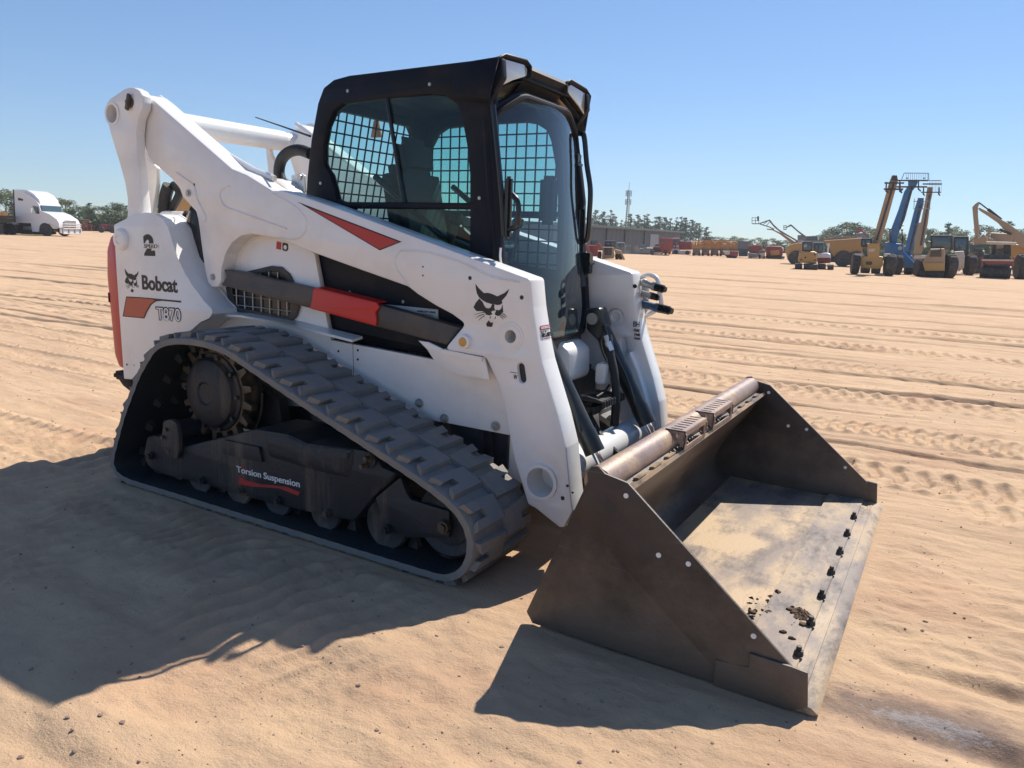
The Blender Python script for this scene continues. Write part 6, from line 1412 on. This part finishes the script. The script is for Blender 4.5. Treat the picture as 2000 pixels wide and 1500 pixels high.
def slab(name, m, par, P, w0_, w1_, bev=0.0):
    nrm = Vector((S_.y, -S_.x, 0)); nrm = -nrm if nrm.x < 0 else nrm     # towards the truck's other side
    g = B(); n = len(P); A = [Vector(p)+nrm*w0_ for p in P]; Bq = [Vector(p)+nrm*w1_ for p in P]
    g.faces(A+Bq, [(i, (i+1) % n, n+(i+1) % n, n+i) for i in range(n)]+[list(range(n)), list(range(n, 2*n))[::-1]])
    return g.build(name, M[m], par)
side_ = skew(F, C1, [(178, 200), (300, 228), (400, 285), (470, 350), (505, 395), (530, 480), (640, 520), (740, 590), (768, 640), (772, 700), (690, 712), (640, 650), (570, 645), (520, 680), (505, 752), (420, 750), (400, 640), (205, 632), (185, 420)])
body_ = slab('cab_body', 'y_white', t, side_, 0, 2.45)
rf_ = slab('roof_fairing', 'y_white', body_, skew(F, C1, [(178, 200), (300, 228), (400, 285), (470, 350), (505, 395), (490, 330), (420, 255), (330, 205), (200, 196)]), .15, 2.3)
slab('side_window', 'yglass', body_, skew(F, C1, [(425, 412), (500, 425), (515, 520), (470, 515)]), -.02, .01)
slab('sleeper_vent', 'ydark', body_, skew(F, C1, [(236, 308), (300, 325), (300, 348), (238, 342)]), -.02, .01)
slab('gap_trim', 'ydark', body_, skew(F, C1, [(166, 200), (182, 200), (205, 632), (185, 628)]), -.01, 2.4)
slab('headlight', 'lens', body_, skew(F, C1, [(635, 640), (740, 680), (765, 700), (680, 690)]), -.03, .02)
nrm = Vector((S_.y, -S_.x, 0)); nrm = -nrm if nrm.x < 0 else nrm
def front_quad(name, m, par, a, b, c, d, dp=.05, w=(.1, 2.35)):
    P = skew(F, C1, [a, b]); A, C_ = Vector(P[0]), Vector(P[1]); fw = -S_
    g = B(); v = [A+nrm*w[0]+fw*dp, A+nrm*w[1]+fw*dp, C_+nrm*w[1]+fw*dp, C_+nrm*w[0]+fw*dp]; v += [p-fw*.1 for p in v]
    g.faces(v, [(0, 1, 2, 3), (4, 7, 6, 5), (0, 4, 5, 1), (1, 5, 6, 2), (2, 6, 7, 3), (3, 7, 4, 0)]); return g.build(name, M[m], par)
front_quad('windshield', 'yglass', body_, (512, 405), (532, 486), 0, 0, .06, (.12, 2.33))
front_quad('grille', 'steel', body_, (770, 600), (774, 690), 0, 0, .06, (.6, 1.85))
front_quad('bumper', 'y_white', body_, (772, 706), (776, 770), 0, 0, .12, (0, 2.45))
g = B(); P0, P1, P2 = [Vector(p) for p in skew(F, C1, [(800, 650), (800, 710), (800, 775)])]
for p in (P0, (P0+P1)/2, P1, P2): g.tube([p+nrm*.2, p+nrm*2.25], .05, n=6)
for k in (.2, .9, 1.6, 2.25): g.tube([P0+nrm*k, P2+nrm*k], .045, n=6)
g.build('grille_guard', M['steel'], body_)
g = B()
for sh in (skew(F, C1, [(440, 448), (466, 448), (466, 512), (442, 508)]),): 
    A = [Vector(p)-nrm*.35 for p in sh]; g.faces(A+[p-nrm*.12 for p in A], [(0, 1, 2, 3), (7, 6, 5, 4), (0, 4, 5, 1), (1, 5, 6, 2), (2, 6, 7, 3), (3, 7, 4, 0)])
    A = [p+nrm*3.1 for p in A]; g.faces(A+[p-nrm*.12 for p in A], [(0, 1, 2, 3), (7, 6, 5, 4), (0, 4, 5, 1), (1, 5, 6, 2), (2, 6, 7, 3), (3, 7, 4, 0)])
g.build('door_mirror', M['y_white'], body_)
def truck_wheel(x, y, rp, w_off=0.0, par=None):
    p = Vector(skew(F, C1, [(x, y)])[0])+nrm*(.15+w_off); r = rp/6.667*F.mpp; p.z = r
    g = B(); g.lathe(p-nrm*.16, nrm, [(0, r*.55), (0, r*.93), (.04, r), (.28, r), (.32, r*.93), (.32, r*.55)], 24); o = g.build('wheel', M['tyre'], par or t)
    g = B(); g.lathe(p-nrm*.12, nrm, [(0, 0), (-.02, r*.2), (.04, r*.45), (-.01, r*.55), (.2, r*.55), (.2, 0)], 20); g.build('rim', M['steel'], o)
truck_wheel(590, 740, 72); truck_wheel(590, 740, 72, 2.0)
slab('fuel_tank', 'steel', t, skew(F, C1, [(285, 680), (390, 680), (400, 725), (285, 725)]), .1, .7); slab('chassis', 'ydark', t, skew(F, C1, [(205, 634), (500, 645), (500, 780), (430, 790), (210, 780)]), .5, 2.0)
truck_wheel(370, 745, 60, 1.9)
for x in (140, 60): truck_wheel(x, 730, 62)
slab('rear_fender', 'y_white', t, skew(F, C1, [(80, 640), (110, 630), (190, 640), (185, 660), (120, 658)]), 0, .6); slab('rear_frame', 'ydark', t, skew(F, C1, [(30, 640), (205, 634), (205, 770), (30, 775)]), .5, 2.0)
F2 = Far(*C1(20, 790)); t2 = F2.empty('flatbed_trailer'); tag(t2, 'dark flatbed trailer hitched behind the white semi truck', 'trailer')
part(F2, 'deck', 'ydark', t2, C1, [[(-160, 545), (185, 540), (190, 575), (-160, 590)]], 0, 2.4, .02); part(F2, 'frame', 'ydark', t2, C1, [[(-160, 590), (190, 578), (185, 625), (40, 640), (-160, 650)]], .4, 2.0, .02); part(F2, 'rear_axle', 'tyre', t2, C1, [[(-160, 650), (40, 640), (50, 780), (-160, 790)]], .2, 2.2, .1)
F2 = Far(*C1(20, 792)); o = B(); F2.rect(o, *C1(30, 492), *C1(100, 540), .3, 1.6, .03); o2_ = o.build('cargo_crate', M['y_cat'], None); o2_.location = F2.g; o2_.rotation_euler = (0, 0, F2.rz); tag(o2_, 'yellow crate at the front of the dark flatbed deck', 'crate')
o = B(); F2.rect(o, *C1(-60, 498), *C1(26, 538), .3, 1.6, .03); o2_ = o.build('cargo_crate', M['y_orange'], None); o2_.location = F2.g; o2_.rotation_euler = (0, 0, F2.rz); tag(o2_, 'orange crate behind the yellow one on the flatbed deck', 'crate')
# red implements and a dark tractor at the foot of the left trees
for k, (x0, x1, lb) in enumerate(((985, 1085, 'rust red steel gate frame nearest the semi truck'), (1085, 1190, 'rust red steel gate frame in the middle of its row'), (1190, 1300, 'rust red steel gate frame beside the dark tractor'))):
    F = Far(*C1((x0+x1)/2, 742)); t = F.empty('steel_gate'); tag(t, lb, 'gate', 'rust red gate frames'); g = B()
    for yy in (662, 690, 720, 738): F.bar(g, C1(x0, yy), C1(x1, yy), .05, 0)
    for x in (x0, (x0+x1)/2, x1): F.bar(g, C1(x, 655), C1(x, 742), .07, 0)
    g.build('rails', M['y_red'], t)
simple(C1(1070, 745), 'hay_rake', 'rust red folded farm implement behind the gate frames', 'farm implement', [('frame', 'y_red', C1, [[(975, 625), (1010, 600), (1050, 605), (1040, 655), (990, 660)], [(1080, 600), (1160, 595), (1165, 640), (1120, 620), (1090, 650)]], 1, 1.4, .02), ('drawbar', 'y_grey', C1, [[(970, 590), (1170, 588), (1170, 600), (970, 602)]], 1.1, 1.3, .01)])
simple(C1(1400, 765), 'farm_tractor', 'dark red tractor parked at the treeline, left of the upright', 'tractor', [('hood', 'y_red', C1, [[(1295, 660), (1430, 650), (1445, 720), (1300, 735)]], .2, 1.3, .06), ('seat_frame', 'ydark', C1, [[(1330, 600), (1350, 600), (1352, 660), (1420, 640), (1490, 670), (1488, 740), (1330, 745)]], .3, 1.2, .04)], wheels=((*C1(1320, 730), 5, 3, 0, (.4, 1, 0)), (*C1(1465, 722), 6.5, 4, 0, (.4, 1, 0))))

# ---------------- trees
def leafmat(name, col, col2):
    m = mat(name, col, .7); n = m.node_tree.nodes; l = m.node_tree.links; p = n['Principled BSDF']
    oi = n.new('ShaderNodeObjectInfo'); ge = n.new('ShaderNodeNewGeometry'); nz = n.new('ShaderNodeTexNoise'); nz.inputs['Scale'].default_value = .8; tc = n.new('ShaderNodeTexCoord'); l.new(tc.outputs['Object'], nz.inputs['Vector'])
    mx = n.new('ShaderNodeMix'); mx.data_type = 'RGBA'; mx.inputs[6].default_value = (*col, 1); mx.inputs[7].default_value = (*col2, 1)
    ad = n.new('ShaderNodeMath'); ad.operation = 'ADD'; l.new(oi.outputs['Random'], ad.inputs[0]); l.new(nz.outputs['Fac'], ad.inputs[1])
    rp = n.new('ShaderNodeMapRange'); rp.inputs[1].default_value = .4; rp.inputs[2].default_value = 1.5; l.new(ad.outputs[0], rp.inputs[0]); l.new(rp.outputs[0], mx.inputs[0]); l.new(mx.outputs[2], p.inputs['Base Color'])
    p.inputs['Transmission Weight'].default_value = 0; p.inputs['Subsurface Weight'].default_value = 0
    return m
LM = {'pine': leafmat('pine_needles', (0.05, 0.08, 0.045), (0.10, 0.14, 0.07)), 'oak': leafmat('broad_leaves', (0.09, 0.13, 0.055), (0.19, 0.23, 0.10)), 'light': leafmat('pale_spring_leaves', (0.15, 0.19, 0.10), (0.28, 0.31, 0.18))}
def make_tree(kind, seed):
    r = random.Random(seed); root = bpy.data.objects.new('pine_tree' if kind == 'pine' else 'broadleaf_tree', None)
    tr_ = B(); H_ = 10.0
    lean = r.uniform(-.04, .04)
    top = H_*(.93 if kind == 'pine' else .62)
    pts = [(lean*z+r.uniform(-.05, .05), r.uniform(-.05, .05), z) for z in [top*i/6 for i in range(7)]]
    tr_.tube(pts, .2, n=6, rr=[.24*(1-.8*i/6)+.02 for i in range(7)])
    cl = []
    if kind == 'pine':
        z = H_*r.uniform(.30, .45)
        while z < H_*.98:
            f = (H_-z)/(H_*.6); rad = max(.25, min(1, f+.25)*r.uniform(1.2, 2.3))
            for _ in range(r.choice((1, 2, 2))):
                a = r.random()*6.28; e = (lean*z+rad*.75*math.cos(a), rad*.75*math.sin(a), z+r.uniform(0, .5)); tr_.tube([(lean*z, 0, z-.2), e], .04, n=4); cl.append((e, rad*.62, .55))
            if r.random() < .6: cl.append(((lean*z, 0, z), rad*.5, .8))
            z += r.uniform(.45, .8)
        cl.append(((lean*H_, 0, H_-.3), .5, 1.0))
    else:
        nC = r.randint(11, 16)
        for k in range(nC):
            a = r.random()*6.28; zz = H_*r.uniform(.28, .90); m = math.sin(min(1, max(0, (zz/H_-.15)/.85))*math.pi)**.6; d = r.uniform(.3, 1)*3.0*m; e = (d*math.cos(a), d*math.sin(a), zz)
            tr_.tube([(0, 0, max(.5, zz-1.8-d*.4)), e], .06, n=4); cl.append((e, r.uniform(.9, 1.6), .8))
        cl.append(((0, 0, H_*.88), 1.3, .8))
    V = []; Fc = []
    for c, rad, fl in cl:
        nl = int((100 if kind == 'pine' else 110)*max(.5, rad)**1.5)
        for _ in range(nl):
            d = Vector((r.gauss(0, 1), r.gauss(0, 1), r.gauss(0, 1))).normalized()*rad*(r.random()**.45); d.z *= fl
            p = Vector(c)+d; s = r.uniform(.08, .19)*(1.0 if kind == 'pine' else 1.2)
            u = Vector((r.gauss(0, 1), r.gauss(0, 1), r.gauss(0, .7))).normalized(); w_ = u.cross(Vector((r.gauss(0, 1), r.gauss(0, 1), r.gauss(0, 1)))).normalized()
            i = len(V); V += [p-u*s, p+w_*s*.7, p+u*s, p-w_*s*.7]; Fc.append((i, i+1, i+2, i+3))
    me = bpy.data.meshes.new('crown'); me.from_pydata(V, [], Fc); me.materials.append(LM['light' if kind == 'light' else ('oak' if kind == 'oak' else 'pine')])
    cr = bpy.data.objects.new('crown', me); cr.parent = root
    tk = tr_.build('trunk', M['bark'], root)
    return root, cr, tk
protos = {}
for kd, ns in (('pine', 5), ('oak', 4), ('light', 4)):
    protos[kd] = [make_tree(kd, 100+17*i+len(kd)) for i in range(ns)]
used_ = set(); ORD = ['first', 'second', 'third', 'fourth', 'fifth', 'sixth', 'seventh', 'eighth', 'ninth', 'tenth', 'eleventh', 'twelfth', 'thirteenth', 'fourteenth', 'fifteenth', 'sixteenth', 'seventeenth', 'eighteenth', 'nineteenth', 'twentieth']
rt = random.Random(42)
def plant(kind, px, top, dist, wd, label, group, i):
    root, cr, tk = protos[kind][i % len(protos[kind])]
    F = Far(px, dist=dist); H_ = F.P(px, top)[2]; s = H_/10
    if (kind, i % len(protos[kind])) in used_: r2, c2_, t2_ = root.copy(), cr.copy(), tk.copy()
    else: r2, c2_, t2_ = root, cr, tk; used_.add((kind, i % len(protos[kind])))
    lx = F.P(px, top)[0]
    r2.location = F.g+F.r*lx; r2.rotation_euler = (0, 0, rt.random()*6.28); r2.scale = (s*wd, s*wd, s)
    for o in (r2, c2_, t2_):
        if o.name not in COL.objects: COL.objects.link(o)
    c2_.parent = r2; t2_.parent = r2
    tag(r2, label, 'tree', group); 
rowA = [(1137, 432), (1149, 416), (1163, 410), (1179, 413), (1193, 411), (1205, 424), (1214, 430), (1234, 418), (1246, 419), (1259, 421), (1268, 419), (1280, 424), (1289, 423), (1299, 424), (1311, 427), (1322, 425), (1331, 424), (1341, 425), (1352, 429), (1362, 436)]
for i, (x, y) in enumerate(rowA): plant('pine', x, y, 165+rt.uniform(-14, 14), rt.uniform(1.05, 1.5), ORD[i]+' pine from the left in the row above the warehouse roof', 'tall pines behind the warehouse', i)
rowB = [(1368, 436), (1381, 443), (1392, 462), (1402, 461)]
for i, (x, y) in enumerate(rowB): plant('pine' if i < 2 else 'oak', x, y, 150, 1.3 if i < 2 else 2.2, ORD[i]+' tree from the left between the warehouse end and orange lifts', 'trees above the orange lifts', i+2)
rowC = [(1434, 460), (1446, 463), (1458, 465), (1470, 466), (1484, 463), (1497, 466), (1510, 464), (1522, 468), (1535, 468), (1547, 470)]
for i, (x, y) in enumerate(rowC): plant('oak', x, y, 170+rt.uniform(-10, 10), 1.9, ORD[i]+' low tree from the left in the row behind the red farm machines', 'low trees behind the red machines', i)
rowD = [(1606, 456), (1619, 448), (1632, 440), (1645, 437), (1660, 431), (1672, 436), (1688, 438), (1702, 442), (1718, 445), (1733, 444), (1748, 450), (1762, 452)]
for i, (x, y) in enumerate(rowD): plant(('light', 'oak')[i % 2], x, y, 120+rt.uniform(-12, 12), 1.35, ORD[i]+' tree from the left in the grove behind the dump truck', 'grove behind the dump truck', i)
rowE = [(1812, 444), (1838, 452), (1856, 436), (1868, 440), (1888, 448), (1912, 440), (1926, 437), (1948, 444), (1972, 432), (1992, 446), (2012, 440)]
for i, (x, y) in enumerate(rowE): plant(('light', 'oak', 'pine')[i % 3], x, y, 125+rt.uniform(-12, 12), 1.3, ORD[i]+' tree from the left in the row behind the excavator', 'trees behind the excavator', i)
rowF = [(-14, 372), (8, 367), (22, 384), (118, 384), (126, 388), (138, 397), (150, 399), (162, 401), (174, 396), (186, 400), (198, 402), (208, 401), (222, 393), (234, 398), (248, 402), (262, 398), (290, 400), (306, 402), (322, 398), (336, 402), (352, 400)]
for i, (x, y) in enumerate(rowF): plant(('oak', 'light', 'pine')[i % 3] if i != 4 else 'light', x, y, 118+rt.uniform(-14, 14), 1.45, (ORD[i] if i < 20 else 'rightmost')+' tree from the left in the treeline behind the semi truck', 'treeline behind the semi truck', i)
# low brush at the foot of the treelines
def brush(x0, x1, top, dist, nm, label, kind='oak', n=2600, seed=1):
    r = random.Random(seed); V = []; Fc = []
    F0, F1 = Far(x0, dist=dist), Far(x1, dist=dist)
    for _ in range(n):
        t_ = r.random(); px = x0+(x1-x0)*t_; F = Far(px, dist=dist+r.uniform(-3, 6)); hmax = F.P(px, top)[2]*(.65+.35*math.sin(px*.21+seed)+.2*math.sin(px*.53)); z = max(.05, hmax*r.random()**.8)
        p = F.g+Vector((0, 0, z))+F.r*r.uniform(-.5, .5); s = r.uniform(.25, .6)
        u = Vector((r.gauss(0, 1), r.gauss(0, 1), r.gauss(0, .7))).normalized(); w_ = u.cross(Vector((r.gauss(0, 1), r.gauss(0, 1), r.gauss(0, 1)))).normalized()
        i = len(V); V += [p-u*s, p+w_*s*.7, p+u*s, p-w_*s*.7]; Fc.append((i, i+1, i+2, i+3))
    me = bpy.data.meshes.new(nm); me.from_pydata(V, [], Fc); me.materials.append(LM[kind]); o = bpy.data.objects.new(nm, me); COL.objects.link(o); tag(o, label, 'brush', kind='stuff')
brush(-40, 380, 424, 110, 'undergrowth', 'green undergrowth along the foot of the left treeline', 'oak', 5200, 1)
brush(1330, 1600, 476, 160, 'undergrowth', 'green undergrowth behind the orange lifts and red machines', 'oak', 3800, 2)
brush(1590, 2060, 466, 112, 'undergrowth', 'green undergrowth behind the parked machines on the right', 'oak', 5200, 3)
brush(1120, 1340, 462, 150, 'undergrowth', 'dark undergrowth beneath the pines behind the warehouse', 'pine', 2600, 4)

# ---------------- the air itself
g = B(); g.box((-20, 90, 14.5), (520, 420, 32))
hz_ = g.build('haze', M['white'], None); hz_.data.materials.clear()
hm = bpy.data.materials.new('thin_haze'); hm.use_nodes = True; n = hm.node_tree.nodes; l = hm.node_tree.links; n.remove(n['Principled BSDF'])
pv = n.new('ShaderNodeVolumePrincipled'); pv.inputs['Color'].default_value = (.90, .94, 1, 1); pv.inputs['Density'].default_value = .0006; pv.inputs['Anisotropy'].default_value = .2
l.new(pv.outputs[0], n['Material Output'].inputs['Volume']); hz_.data.materials.append(hm); tag(hz_, 'thin pale haze in the air over the far yard', 'haze', kind='stuff')
